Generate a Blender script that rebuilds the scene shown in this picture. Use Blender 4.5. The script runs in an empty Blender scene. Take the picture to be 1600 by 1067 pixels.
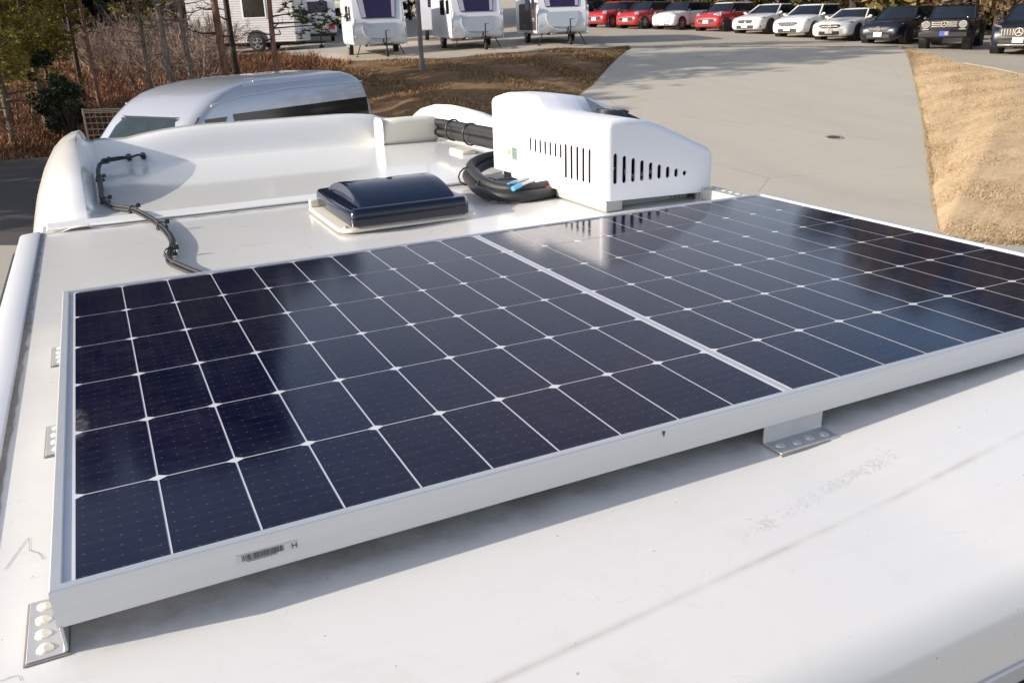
import bpy, bmesh, math, random
from mathutils import Vector, Matrix
from mathutils.geometry import tessellate_polygon

PI = math.pi
R = math.radians
scene = bpy.context.scene
COL = scene.collection

# ------------------------------------------------------------------ camera, world, sun, exposure
YZ = 2.501                       # height of the solar panel's top above the yard
cam_d = bpy.data.cameras.new("camera")
cam = bpy.data.objects.new("camera", cam_d)
COL.objects.link(cam)
scene.camera = cam
cam_d.sensor_width = 36.0
cam_d.lens = 29.611
cam_d.clip_start = 0.02
cam_d.clip_end = 2000
RX = Vector((0.89818441, -0.43855094, -0.03062425))
DN = Vector((-0.18038283, -0.30411769, -0.9354007))
FW = Vector((0.40090748, 0.84568641, -0.35226083))
m = Matrix((RX, -DN, -FW)).transposed().to_4x4()
m.translation = Vector((-0.73409574, -1.23775646, 0.44910568 + YZ))
cam.matrix_world = m

SUN_U, SUN_D, SUN_EL = -0.90, -0.26, R(20.5)     # towards the sun, in site axes
SX, SY = -0.73409574, -1.23775646                # site origin in the yard
FX, FY = 0.42836486, 0.90360586                  # "deep" axis of the site
RXX, RXY = 0.90360586, -0.42836486               # "across" axis of the site
CZ = 0.44910568 + YZ

def S(u, d, z):
    """site axes: u across, d deep, z above or below the ladder's top -> world"""
    return Vector((SX + u * RXX + d * FX, SY + u * RXY + d * FY, CZ + z))

def site_angle(hu, hd):
    return math.atan2(hu * RXY + hd * FY, hu * RXX + hd * FX)

sx, sy = SUN_U * RXX + SUN_D * FX, SUN_U * RXY + SUN_D * FY
to_sun = Vector((sx, sy, 0)).normalized() * math.cos(SUN_EL) + Vector((0, 0, math.sin(SUN_EL)))
world = bpy.data.worlds.new("World")
scene.world = world
world.use_nodes = True
wn = world.node_tree
bg = wn.nodes["Background"]
sky = wn.nodes.new("ShaderNodeTexSky")
sky.sky_type = 'NISHITA'
sky.sun_disc = False
sky.sun_elevation = SUN_EL
sky.sun_rotation = math.atan2(to_sun.x, to_sun.y)
sky.air_density = 1.0
sky.dust_density = 1.3
sky.ozone_density = 1.0
# thin high cloud drifting over the clear sky
tcw = wn.nodes.new("ShaderNodeTexCoord"); mpw = wn.nodes.new("ShaderNodeMapping"); mpw.inputs['Scale'].default_value = (1, 1, 2.2)
nzw = wn.nodes.new("ShaderNodeTexNoise"); nzw.inputs['Scale'].default_value = 1.6; nzw.inputs['Detail'].default_value = 5
wn.links.new(tcw.outputs['Generated'], mpw.inputs[0]); wn.links.new(mpw.outputs[0], nzw.inputs['Vector'])
rpw = wn.nodes.new("ShaderNodeValToRGB"); rpw.color_ramp.elements[0].position = .40; rpw.color_ramp.elements[1].position = .68
rpw.color_ramp.elements[1].color = (.62, .62, .62, 1)
wn.links.new(nzw.outputs['Fac'], rpw.inputs[0])
bww = wn.nodes.new("ShaderNodeRGBToBW"); wn.links.new(sky.outputs[0], bww.inputs[0])
mlw = wn.nodes.new("ShaderNodeMix"); mlw.data_type = 'RGBA'; mlw.blend_type = 'MULTIPLY'; mlw.inputs[0].default_value = 1
wn.links.new(bww.outputs[0], mlw.inputs[6]); mlw.inputs[7].default_value = (1.45, 1.30, 1.34, 1)
mxw = wn.nodes.new("ShaderNodeMix"); mxw.data_type = 'RGBA'
wn.links.new(rpw.outputs[0], mxw.inputs[0]); wn.links.new(sky.outputs[0], mxw.inputs[6]); wn.links.new(mlw.outputs[2], mxw.inputs[7])
wn.links.new(mxw.outputs[2], bg.inputs[0])
bg.inputs[1].default_value = 0.145
sun_d = bpy.data.lights.new("sun", 'SUN')
sun_d.energy = 4.05
sun_d.angle = R(0.5)
sun_d.color = (1.0, 0.91, 0.80)
sun = bpy.data.objects.new("sun", sun_d)
COL.objects.link(sun)
sun.rotation_euler = (-to_sun).to_track_quat('-Z', 'Y').to_euler()
sun.location = (0, 0, 40)
scene.view_settings.view_transform = 'Standard'
scene.view_settings.look = 'None'
scene.view_settings.exposure = 0.60
scene.view_settings.gamma = 1.0

# ------------------------------------------------------------------ helpers
def tag(o, label=None, cat=None, group=None, kind=None):
    if label: o["label"] = label
    if cat: o["category"] = cat
    if group: o["group"] = group
    if kind: o["kind"] = kind
    return o

def thing(name, label, cat, loc=(0, 0, 0), rz=0.0, group=None):
    o = bpy.data.objects.new(name, None)
    COL.objects.link(o)
    o.empty_display_size = 0.2
    o.location = loc
    o.rotation_euler = (0, 0, rz)
    return tag(o, label, cat, group)

def copy_tree(o, parent=None, loc=None, rz=None, scale=None, label=None):
    c = o.copy()
    COL.objects.link(c)
    if parent is not None: c.parent = parent
    if loc is not None: c.location = loc
    if rz is not None: c.rotation_euler = (0, 0, rz)
    if scale is not None: c.scale = (scale,) * 3 if not hasattr(scale, '__len__') else scale
    if label: c["label"] = label
    for ch in list(o.children): copy_tree(ch, c)
    return c

class MB:
    def __init__(s, off=(0, 0, 0)):
        s.v = []; s.f = []; s.mi = []; s.cur = 0; s.off = Vector(off)
    def add(s, vs, fs):
        b = len(s.v)
        s.v += [tuple(Vector(p) - s.off) for p in vs]
        for f in fs:
            s.f.append([i + b for i in f]); s.mi.append(s.cur)
    def poly(s, pts): s.add(pts, [list(range(len(pts)))])
    def box(s, c, size, rz=0.0, ry=0.0, rx=0.0):
        M = Matrix.Rotation(rz, 3, 'Z') @ Matrix.Rotation(ry, 3, 'Y') @ Matrix.Rotation(rx, 3, 'X')
        h = Vector(size) / 2
        vs = [Vector(c) + M @ Vector((x * h.x, y * h.y, z * h.z)) for x, y, z in
              ((-1,-1,-1),(1,-1,-1),(1,1,-1),(-1,1,-1),(-1,-1,1),(1,-1,1),(1,1,1),(-1,1,1))]
        s.add(vs, [(0,3,2,1),(4,5,6,7),(0,1,5,4),(1,2,6,5),(2,3,7,6),(3,0,4,7)])
    def loft(s, rings, close=True, cap0=False, cap1=False):
        n = len(rings[0]); vs = [p for r in rings for p in r]; fs = []
        for k in range(len(rings) - 1):
            for i in range(n if close else n - 1):
                j = (i + 1) % n
                fs.append((k*n+i, k*n+j, (k+1)*n+j, (k+1)*n+i))
        if cap0: fs.append(tuple(reversed(range(n))))
        if cap1: fs.append(tuple(range((len(rings)-1)*n, len(rings)*n)))
        s.add(vs, fs)
    def tube(s, pts, r, n=8, caps=True):
        pts = [Vector(p) for p in pts]
        rs = r if hasattr(r, '__len__') else [r] * len(pts)
        rings = []; up = Vector((0, 0, 1)); prev = None
        for i, p in enumerate(pts):
            t = (pts[min(i+1, len(pts)-1)] - pts[max(i-1, 0)]).normalized()
            if prev is None:
                a = t.cross(up if abs(t.z) < .9 else Vector((1, 0, 0))).normalized()
            else:
                a = (prev - t * prev.dot(t)).normalized()
            prev = a; b = t.cross(a)
            rings.append([p + (a * math.cos(q) + b * math.sin(q)) * rs[i] for q in (2*PI*k/n for k in range(n))])
        s.loft(rings, True, caps, caps)
    def cyl(s, p0, p1, r0, r1=None, n=20): s.tube([p0, p1], [r0, r0 if r1 is None else r1], n)
    def ell(s, c, rad, nu=14, nv=9, rz=0.0):
        M = Matrix.Rotation(rz, 3, 'Z'); rings = []
        for j in range(nv + 1):
            a = -PI/2 + PI * j / nv; a = max(-PI/2 + .02, min(PI/2 - .02, a))
            rings.append([Vector(c) + M @ Vector((rad[0]*math.cos(a)*math.cos(2*PI*i/nu), rad[1]*math.cos(a)*math.sin(2*PI*i/nu), rad[2]*math.sin(a))) for i in range(nu)])
        s.loft(rings, True, True, True)
    def prism(s, outline, axis_pts):
        """outline: 3D points of one face, axis_pts: extrusion vector"""
        a = [Vector(p) for p in outline]; e = Vector(axis_pts)
        n = len(a)
        s.add(a + [p + e for p in a], [tuple(reversed(range(n))), tuple(range(n, 2*n))] + [(i, (i+1) % n, n + (i+1) % n, n + i) for i in range(n)])
    def build(s, name, mat, parent=None, smooth=None, bev=0.0, seg=2, fixn=True):
        me = bpy.data.meshes.new(name)
        me.from_pydata(s.v, [], s.f)
        for mm in (mat if isinstance(mat, (list, tuple)) else [mat]): me.materials.append(mm)
        me.polygons.foreach_set('material_index', s.mi)
        if fixn:
            bm = bmesh.new(); bm.from_mesh(me)
            bmesh.ops.remove_doubles(bm, verts=bm.verts, dist=1e-6)
            bmesh.ops.recalc_face_normals(bm, faces=bm.faces)
            bm.to_mesh(me); bm.free()
        if smooth is not None:
            me.shade_smooth(); me.set_sharp_from_angle(angle=R(smooth))
        me.update()
        o = bpy.data.objects.new(name, me)
        COL.objects.link(o)
        if parent is not None: o.parent = parent
        if bev:
            b = o.modifiers.new("bevel", 'BEVEL'); b.width = bev; b.segments = seg
            b.limit_method = 'ANGLE'; b.angle_limit = R(40)
            me.shade_smooth(); b.harden_normals = False
            me.set_sharp_from_angle(angle=R(50))
        return o

# ------------------------------------------------------------------ materials
class NT:
    def __init__(s, name):
        s.m = bpy.data.materials.new(name); s.m.use_nodes = True
        s.t = s.m.node_tree; s.p = s.t.nodes["Principled BSDF"]
    def n(s, typ, ins=None, **kw):
        nd = s.t.nodes.new(typ)
        for k, v in kw.items(): setattr(nd, k, v)
        for k, v in (ins or {}).items(): s.set(nd.inputs[k], v)
        return nd
    def set(s, sock, v):
        if isinstance(v, bpy.types.NodeSocket): s.t.links.new(v, sock)
        else: sock.default_value = v
    def math(s, op, a, b=0.0, c=None):
        nd = s.n('ShaderNodeMath', {0: a, 1: b}, operation=op)
        if c is not None: s.set(nd.inputs[2], c)
        return nd.outputs[0]
    def mix(s, f, a, b):
        nd = s.n('ShaderNodeMix', data_type='RGBA')
        s.set(nd.inputs[0], f); s.set(nd.inputs[6], a); s.set(nd.inputs[7], b)
        return nd.outputs[2]
    def noise(s, scale, detail=4.0, rough=.55, vec=None, dist=0.0):
        nd = s.n('ShaderNodeTexNoise', {'Scale': scale, 'Detail': detail, 'Roughness': rough, 'Distortion': dist})
        s.t.links.new(vec if vec is not None else s.obj(), nd.inputs['Vector'])
        return nd.outputs['Fac']
    def obj(s):
        return s.n('ShaderNodeTexCoord').outputs['Object']
    def mapped(s, scale=(1, 1, 1), rot=(0, 0, 0)):
        nd = s.n('ShaderNodeMapping', {'Scale': scale, 'Rotation': rot})
        s.t.links.new(s.obj(), nd.inputs['Vector']); return nd.outputs[0]
    def ramp(s, f, stops):
        nd = s.n('ShaderNodeValToRGB'); e = nd.color_ramp.elements
        while len(e) < len(stops): e.new(0.5)
        for x, (p, c) in zip(e, stops): x.position = p; x.color = c if len(c) == 4 else (*c, 1)
        s.t.links.new(f, nd.inputs[0]); return nd.outputs[0]
    def bump(s, h, strength=.2, dist=.01):
        nd = s.n('ShaderNodeBump', {'Strength': strength, 'Distance': dist}); s.t.links.new(h, nd.inputs['Height'])
        s.t.links.new(nd.outputs[0], s.p.inputs['Normal'])
    def P(s, **kw):
        for k, v in kw.items(): s.set(s.p.inputs[k.replace('_', ' ')], v)

def C4(c): return (*c, 1.0)
def simple(name, c, rough=.5, metal=0.0, var=.12, scale=8.0, coat=0.0, spec=.5, bump=0.0, bscale=60.0):
    t = NT(name)
    f = t.noise(scale, 5)
    t.P(Base_Color=t.mix(f, C4([x * (1 - var) for x in c]), C4([min(1, x * (1 + var)) for x in c])), Roughness=rough, Metallic=metal)
    t.p.inputs['Specular IOR Level'].default_value = spec
    if coat:
        t.p.inputs['Coat Weight'].default_value = coat; t.p.inputs['Coat Roughness'].default_value = .05
    if bump: t.bump(t.noise(bscale, 4), bump, .005)
    return t.m

def leafmat(name, stops, rough=.75, big=.6):
    t = NT(name)
    isl = t.n('ShaderNodeNewGeometry').outputs['Random Per Island']
    f = t.math('ADD', t.math('MULTIPLY', isl, .65), t.math('MULTIPLY', t.noise(big, 2), .35))
    t.P(Base_Color=t.ramp(f, stops), Roughness=rough)
    t.p.inputs['Specular IOR Level'].default_value = .25
    return t.m

M = {}
# white gelcoat roof with grime of its own
t = NT("gelcoat roof")
o = t.obj()
n1 = t.noise(1.7, 6, .6); n2 = t.noise(14, 6, .65, dist=.6); n3 = t.noise(170, 3, .6); n4 = t.noise(42, 5, .7, dist=1.2)
base = t.mix(n1, (.785, .768, .732, 1), (.72, .705, .672, 1))
smudge = t.ramp(n2, [(.56, (0, 0, 0)), (.78, (1, 1, 1))])
drip = t.ramp(t.noise(1.0, 5, .65, vec=t.mapped((3.5, 26, 1)), dist=.4), [(.50, (0, 0, 0)), (.80, (1, 1, 1))])
ringn = t.math('ABSOLUTE', t.math('SUBTRACT', t.noise(9, 3, .5, dist=.9), .5))
water = t.ramp(ringn, [(0, (1, 1, 1)), (.012, (0, 0, 0))])
base = t.mix(t.math('MULTIPLY', smudge, .16), base, (.50, .44, .36, 1))
base = t.mix(t.math('MULTIPLY', drip, .16), base, (.56, .53, .48, 1))
base = t.mix(t.math('MULTIPLY', t.math('MULTIPLY', water, t.ramp(t.noise(2.3, 2), [(.5, (0, 0, 0)), (.7, (1, 1, 1))])), .16), base, (.45, .42, .38, 1))
sep = t.n('ShaderNodeSeparateXYZ', {0: o})
# scuffs: band in front of the panel along a slanting line
px = t.math('ADD', sep.outputs[0], .075); py = t.math('ADD', sep.outputs[1], .632 + .9)
along = t.math('ADD', t.math('MULTIPLY', px, .985), t.math('MULTIPLY', py, .17))
across = t.math('ADD', t.math('MULTIPLY', px, -.17), t.math('MULTIPLY', py, .985))
inside = t.math('MULTIPLY', t.math('LESS_THAN', t.math('ABSOLUTE', along), .16), t.math('LESS_THAN', t.math('ADD', t.math('ABSOLUTE', across), t.math('MULTIPLY', n4, .05)), .036))
scf = t.math('MULTIPLY', inside, t.ramp(t.math('MULTIPLY', n4, t.noise(260, 3)), [(.235, (0, 0, 0)), (.29, (1, 1, 1))]))
patchy = t.ramp(t.noise(11, 4, .6), [(.44, (0, 0, 0)), (.62, (1, 1, 1))])
base = t.mix(t.math('MULTIPLY', t.math('MULTIPLY', scf, patchy), .34), base, (.22, .19, .165, 1))
# long brown hairline seam stain near the rear edge
sd = t.math('ABSOLUTE', t.math('SUBTRACT', t.math('ADD', sep.outputs[1], .72 + .9), t.math('MULTIPLY', t.math('ADD', sep.outputs[0], .487), .09)))
seam = t.math('MULTIPLY', t.ramp(sd, [(.0, (1, 1, 1)), (.006, (0, 0, 0))]), t.ramp(t.noise(6, 4, .7), [(.35, (0, 0, 0)), (.62, (1, 1, 1))]))
base = t.mix(t.math('MULTIPLY', seam, .42), base, (.36, .28, .22, 1))
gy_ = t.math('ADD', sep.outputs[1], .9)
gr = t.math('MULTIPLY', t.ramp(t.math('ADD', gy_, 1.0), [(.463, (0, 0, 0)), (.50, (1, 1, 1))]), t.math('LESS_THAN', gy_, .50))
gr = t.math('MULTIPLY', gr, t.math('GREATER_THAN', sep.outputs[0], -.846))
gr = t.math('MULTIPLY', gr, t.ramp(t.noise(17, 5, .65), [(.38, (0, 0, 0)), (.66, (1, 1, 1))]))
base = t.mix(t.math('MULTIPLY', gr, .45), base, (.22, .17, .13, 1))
# tiny specks
sp = t.ramp(t.noise(95, 2, .5), [(.755, (0, 0, 0)), (.775, (1, 1, 1))])
base = t.mix(t.math('MULTIPLY', sp, .55), base, (.2, .17, .14, 1))
t.P(Base_Color=base, Roughness=t.math('ADD', .2, t.math('MULTIPLY', n2, .22)))
t.p.inputs['Coat Weight'].default_value = .6; t.p.inputs['Coat Roughness'].default_value = .16
t.bump(t.math('ADD', t.noise(5, 3), t.math('MULTIPLY', n3, .06)), .12, .006)
M['roof'] = t.m
t = NT("gelcoat cap")
n1 = t.noise(1.2, 4); n2 = t.noise(22, 5, .6)
t.P(Base_Color=t.mix(t.math('MULTIPLY', t.ramp(n2, [(.55, (0, 0, 0)), (.8, (1, 1, 1))]), .10), t.mix(n1, (.86, .845, .80, 1), (.81, .795, .75, 1)), (.5, .44, .36, 1)), Roughness=.22)
t.p.inputs['Coat Weight'].default_value = .5; t.p.inputs['Coat Roughness'].default_value = .06
M['cap'] = t.m
M['cream'] = simple("cream plastic", (.76, .71, .60), .38, var=.05, scale=20)
M['trim'] = simple("white rail", (.72, .74, .78), .3, var=.06, scale=6, coat=.3)
M['rear_trim'] = simple("grey rear trim", (.46, .46, .47), .35, var=.06)
M['rubber'] = simple("black rubber", (.018, .018, .02), .55, var=.25, scale=30, bump=.2, bscale=140)
M['sealant_dirt'] = simple("grimy sealant", (.28, .25, .22), .8, var=.5, scale=35)
M['black_plastic'] = simple("black plastic", (.012, .012, .014), .4, var=.2)
M['dark_void'] = simple("dark interior", (.02, .02, .022), .8)
t = NT("anodised aluminium")
br = t.noise(1.0, 3, .6, vec=t.mapped((3, 160, 160)))
t.P(Base_Color=t.mix(br, (.60, .61, .62, 1), (.70, .71, .72, 1)), Roughness=.42, Metallic=.55); M['alu'] = t.m
M['alu_dull'] = simple("dull aluminium", (.55, .55, .55), .45, .5, var=.12, scale=40)
M['sealant'] = simple("cream sealant", (.78, .73, .62), .4, var=.08, scale=90, bump=.3, bscale=120)
M['pencil'] = simple('pencil grey', (.33, .30, .27), .8, var=.4, scale=200)
M['ac_white'] = simple("white ABS", (.85, .855, .89), .32, var=.015, scale=5)
M['ac_base'] = simple("grey painted steel", (.40, .42, .40), .5, var=.06)
M['label'] = simple("faded label", (.20, .27, .26), .5, var=.25, scale=160)
M['yellow'] = simple("yellow sticker", (.55, .36, .01), .5)
M['blue_cap'] = simple("light blue cap", (.10, .42, .72), .4)
M['red'] = simple("red fitting", (.65, .07, .03), .45)
M['ink'] = simple("black ink", (.06, .06, .06), .6)
M['sticker'] = simple("silver sticker", (.60, .61, .61), .45, var=.03)
t = NT("tinted acrylic")
t.P(Base_Color=t.mix(t.noise(30), (.004, .007, .02, 1), (.006, .010, .03, 1)), Roughness=.12)
t.p.inputs['Coat Weight'].default_value = .25; t.p.inputs['Coat Roughness'].default_value = .05
M['acrylic'] = t.m
# solar cells: fine grid lines and solder dots, glass in front
CW, CH = .0822, .168
def glassy(t):
    dust = t.noise(3.2, 6, .65, dist=.8); fine = t.noise(45, 4, .7)
    r = t.math('ADD', .058, t.math('MULTIPLY', t.math('MULTIPLY', dust, fine), .16))
    t.p.inputs['Specular IOR Level'].default_value = .32
    t.P(Roughness=r)
    return dust, fine
t = NT("solar cell")
sep = t.n('ShaderNodeSeparateXYZ', {0: t.obj()})
dust, fine = glassy(t)
v = t.math('FRACT', t.math('ADD', t.math('MULTIPLY', sep.outputs[1], 9 / CH), 100))
line = t.math('LESS_THAN', t.math('ABSOLUTE', t.math('SUBTRACT', v, .5)), .022)
u = t.math('FRACT', t.math('ADD', t.math('MULTIPLY', sep.outputs[0], 5 / CW), 100))
near = t.math('LESS_THAN', t.math('ABSOLUTE', t.math('SUBTRACT', v, .5)), .05)
dot = t.math('MULTIPLY', near, t.math('LESS_THAN', t.math('ABSOLUTE', t.math('SUBTRACT', u, .5)), t.math('MULTIPLY', t.noise(60, 2), .12)))
cx = t.math('FLOOR', t.math('ADD', t.math('DIVIDE', sep.outputs[0], CW), 50)); cy = t.math('FLOOR', t.math('ADD', t.math('DIVIDE', sep.outputs[1], CH), 50))
wn_ = t.n('ShaderNodeTexWhiteNoise', noise_dimensions='2D')
cb = t.n('ShaderNodeCombineXYZ', {0: cx, 1: cy}); t.t.links.new(cb.outputs[0], wn_.inputs['Vector'])
c = t.mix(wn_.outputs['Value'], (.0028, .0038, .020, 1), (.0050, .0056, .025, 1))
c = t.mix(t.math('MULTIPLY', line, .30), c, (.05, .05, .07, 1))
c = t.mix(t.math('MULTIPLY', dot, t.math('MULTIPLY', t.noise(7, 3), .38)), c, (.26, .25, .29, 1))
dm = t.math('MULTIPLY', t.ramp(dust, [(.35, (0, 0, 0)), (.75, (1, 1, 1))]), t.ramp(fine, [(.3, (0, 0, 0)), (.8, (1, 1, 1))]))
streak = t.ramp(t.noise(1.0, 5, .7, vec=t.mapped((22, 150, 1))), [(.55, (0, 0, 0)), (.85, (1, 1, 1))])
c = t.mix(t.math('ADD', t.math('MULTIPLY', dm, .05), t.math('MULTIPLY', streak, .055)), c, (.45, .42, .40, 1))
sx_ = t.math('DIVIDE', t.math('ADD', sep.outputs[0], .8195), .016); sy_ = t.math('DIVIDE', t.math('ADD', sep.outputs[1], .140), .055)
rr2 = t.math('ADD', t.math('MULTIPLY', sx_, sx_), t.math('MULTIPLY', sy_, sy_))
sm = t.math('MULTIPLY', t.ramp(rr2, [(0, (1, 1, 1)), (1, (0, 0, 0))]), t.ramp(t.noise(70, 5, .7), [(.35, (0, 0, 0)), (.75, (1, 1, 1))]))
c = t.mix(t.math('MULTIPLY', sm, .45), c, (.5, .48, .46, 1))
t.P(Base_Color=c); M['cell'] = t.m
t = NT("panel backsheet"); glassy(t); t.P(Base_Color=t.mix(t.noise(20), (.62, .62, .65, 1), (.70, .70, .72, 1))); M['backsheet'] = t.m
t = NT("tinned ribbon"); glassy(t); t.P(Base_Color=t.mix(t.noise(30), (.36, .38, .44, 1), (.46, .48, .54, 1))); M['ribbon'] = t.m

# ground
def asphalt(name, a, b, stain):
    t = NT(name)
    n1 = t.noise(.35, 6, .6); n2 = t.noise(2.2, 5, .65, dist=.5); n3 = t.noise(55, 4, .75)
    c = t.mix(n1, C4(a), C4(b))
    c = t.mix(t.math('MULTIPLY', t.ramp(n2, [(.5, (0, 0, 0)), (.75, (1, 1, 1))]), .35), c, C4(stain))
    c = t.mix(t.math('MULTIPLY', n3, .45), c, C4([x * .62 for x in a]))
    tr = t.ramp(t.noise(1.0, 4, .6, vec=t.mapped((.9, .09, 1), (0, 0, R(-22)))), [(.46, (0, 0, 0)), (.68, (1, 1, 1))])
    c = t.mix(t.math('MULTIPLY', tr, .28), c, C4([x * .72 for x in b]))
    ck = t.n('ShaderNodeTexVoronoi', {'Scale': .16, 'Randomness': 1.0}, feature='DISTANCE_TO_EDGE'); wv = t.n('ShaderNodeVectorMath', operation='ADD')
    t.t.links.new(t.obj(), wv.inputs[0]); nz = t.n('ShaderNodeTexNoise', {'Scale': .8, 'Detail': 5.0}); t.t.links.new(nz.outputs['Color'], wv.inputs[1]); t.t.links.new(wv.outputs[0], ck.inputs['Vector'])
    crk = t.math('MULTIPLY', t.ramp(ck.outputs['Distance'], [(0, (1, 1, 1)), (.0035, (0, 0, 0))]), t.ramp(t.noise(.5, 3), [(.45, (0, 0, 0)), (.6, (1, 1, 1))]))
    c = t.mix(t.math('MULTIPLY', crk, .45), c, C4([x * .35 for x in a]))
    t.P(Base_Color=c, Roughness=.9); t.bump(n3, .35, .01)
    t.p.inputs['Specular IOR Level'].default_value = .25
    return t.m
M['road'] = asphalt("worn concrete road", (.55, .505, .425), (.50, .462, .39), (.43, .40, .345))
M['yard'] = asphalt("yard concrete", (.48, .44, .37), (.42, .385, .33), (.35, .33, .29))
M['lot'] = asphalt("gravelly lot", (.48, .43, .345), (.42, .375, .305), (.36, .325, .27))
M['drain'] = simple("drain grating", (.07, .068, .06), .7, var=.5, scale=14)
M['kerb'] = simple("pale kerb concrete", (.34, .31, .26), .85, var=.2, scale=6, bump=.3)
M['iron'] = simple("rusty iron", (.075, .055, .035), .8, var=.4, scale=20)
def soil(name, stops, sc=1.6):
    t = NT(name)
    f = t.math('ADD', t.math('MULTIPLY', t.noise(sc, 6, .65), .6), t.math('MULTIPLY', t.noise(sc * 14, 5, .7), .4))
    t.P(Base_Color=t.ramp(f, stops), Roughness=.95); t.bump(t.noise(sc * 22, 5, .75), .22, .03)
    t.p.inputs['Specular IOR Level'].default_value = .1
    return t.m
M['dry_turf'] = soil("dry turf", [(.30, (.26, .17, .09)), (.45, (.44, .325, .20)), (.6, (.55, .42, .265)), (.78, (.38, .32, .18))])
M['brown_bank'] = soil("brown bank", [(.3, (.11, .065, .035)), (.5, (.22, .135, .07)), (.7, (.31, .20, .11))])
M['litter'] = soil("leaf litter", [(.3, (.035, .02, .013)), (.5, (.085, .042, .024)), (.75, (.15, .078, .042))])
M['turf_blade'] = leafmat("dry grass blades", [(.1, (.40, .29, .165)), (.45, (.53, .40, .24)), (.7, (.61, .47, .29)), (.95, (.36, .31, .18))], big=1.2)
M['bank_blade'] = leafmat("brown grass blades", [(.1, (.12, .07, .035)), (.5, (.27, .165, .08)), (.9, (.40, .27, .14))], big=1.0)
M['bracken'] = leafmat("dead bracken", [(.1, (.07, .033, .018)), (.4, (.22, .10, .05)), (.7, (.35, .175, .082)), (.95, (.48, .32, .17))], big=.7)
M['needle'] = leafmat("pine needles", [(.1, (.03, .042, .014)), (.5, (.08, .095, .026)), (.9, (.19, .17, .045))])
M['needle_yellow'] = leafmat("yellowing needles", [(.1, (.10, .10, .025)), (.5, (.25, .21, .04)), (.9, (.42, .33, .07))])
M['dark_leaf'] = leafmat("dark evergreen leaves", [(.1, (.010, .016, .008)), (.55, (.03, .042, .018)), (.9, (.10, .105, .05))])
M['olive_leaf'] = leafmat("olive winter leaves", [(.1, (.045, .035, .012)), (.5, (.13, .10, .03)), (.8, (.22, .17, .055)), (.98, (.30, .20, .09))])
M['brown_leaf'] = leafmat("brown winter leaves", [(.1, (.05, .03, .015)), (.5, (.14, .09, .045)), (.9, (.27, .19, .10))])
t = NT("grey pine bark"); f = t.noise(1, 6, .7, vec=t.mapped((14, 14, 3)))
t.P(Base_Color=t.ramp(f, [(.3, (.06, .045, .035)), (.5, (.19, .15, .115)), (.7, (.33, .28, .22))]), Roughness=.9); t.bump(f, .8, .02); M['bark'] = t.m
t = NT("red pine bark"); f = t.noise(1, 6, .7, vec=t.mapped((14, 14, 3)))
t.P(Base_Color=t.ramp(f, [(.3, (.09, .04, .025)), (.5, (.24, .12, .075)), (.7, (.38, .26, .18))]), Roughness=.9); t.bump(f, .8, .02); M['bark_red'] = t.m
M['bark_dark'] = simple("dark bark", (.05, .035, .028), .9, var=.4, scale=10)
M['twig'] = leafmat("grey twigs", [(.1, (.11, .075, .06)), (.6, (.26, .19, .155)), (.95, (.44, .35, .29))])
M['twig_brown'] = leafmat("brown twigs", [(.1, (.07, .035, .025)), (.6, (.17, .09, .06)), (.95, (.30, .19, .13))])
# vehicles
def paint(name, c, var=.05, coat=.9):
    return simple(name, c, .32, var=var, scale=2.5, coat=coat, spec=.5)
M['p_red'] = paint("red paint", (.50, .016, .02)); M['p_white'] = paint("white paint", (.76, .75, .72))
M['p_silver'] = simple("silver paint", (.46, .48, .53), .34, .35, var=.04, scale=2, coat=.8)
M['p_grey'] = paint("pale grey paint", (.60, .62, .64)); M['p_black'] = paint("black paint", (.004, .004, .005), coat=.35); M['p_navy'] = paint("navy black paint", (.005, .007, .017), coat=.6)
t = NT("car glass"); t.P(Base_Color=t.mix(t.noise(3), (.006, .009, .014, 1), (.018, .024, .034, 1)), Roughness=.06); t.p.inputs['Specular IOR Level'].default_value = .35; M['glass'] = t.m
t = NT("tinted window"); t.P(Base_Color=t.mix(t.noise(2), (.006, .006, .008, 1), (.012, .011, .012, 1)), Roughness=.08); M['tint'] = t.m
t = NT("van windscreen"); t.P(Base_Color=t.mix(t.noise(5), (.006, .012, .015, 1), (.035, .055, .06, 1)), Roughness=.06); t.p.inputs['Specular IOR Level'].default_value = .3; M['screen'] = t.m
t = NT("purple window"); t.P(Base_Color=t.mix(t.noise(1.5), (.018, .012, .05, 1), (.04, .028, .075, 1)), Roughness=.12); M['purple'] = t.m
M['curtain'] = simple("pale curtain", (.42, .38, .48), .8, var=.15, scale=12)
M['tyre'] = simple("tyre rubber", (.016, .016, .017), .8, var=.3, scale=25)
M['rim'] = simple("alloy rim", (.36, .36, .37), .35, .7, var=.1)
M['rim_dark'] = simple("dark rim", (.03, .03, .032), .4, .5)
M['chrome'] = simple("chrome", (.72, .72, .74), .18, .9, var=.04)
M['lamp'] = simple("headlamp", (.26, .27, .29), .12, .3, var=.7, scale=14, coat=.8)
M['lamp_dark'] = simple("smoked headlamp", (.16, .17, .19), .1, .2, var=.7, scale=30, coat=.9)
M['taillamp'] = simple("red lamp", (.55, .02, .015), .2, coat=.7)
M['grille'] = simple("dark mesh grille", (.07, .07, .075), .35, .4, var=.6, scale=60)
M['plate'] = simple("white plate", (.78, .78, .76), .5, var=.05)
M['plate_blue'] = simple("blue plate", (.05, .09, .42), .5, var=.1)
M['caravan'] = simple("caravan white", (.74, .76, .80), .35, var=.05, scale=2, coat=.4)
M['caravan_grey'] = simple("caravan grey", (.50, .55, .62), .4, var=.05)
M['brown_panel'] = simple("brown panel", (.055, .035, .028), .6, var=.3)
M['steel'] = simple("galvanised steel", (.30, .30, .31), .5, .4, var=.2, scale=9)
M['pole'] = simple("weathered pole", (.17, .155, .16), .6, var=.3, scale=5)
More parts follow.
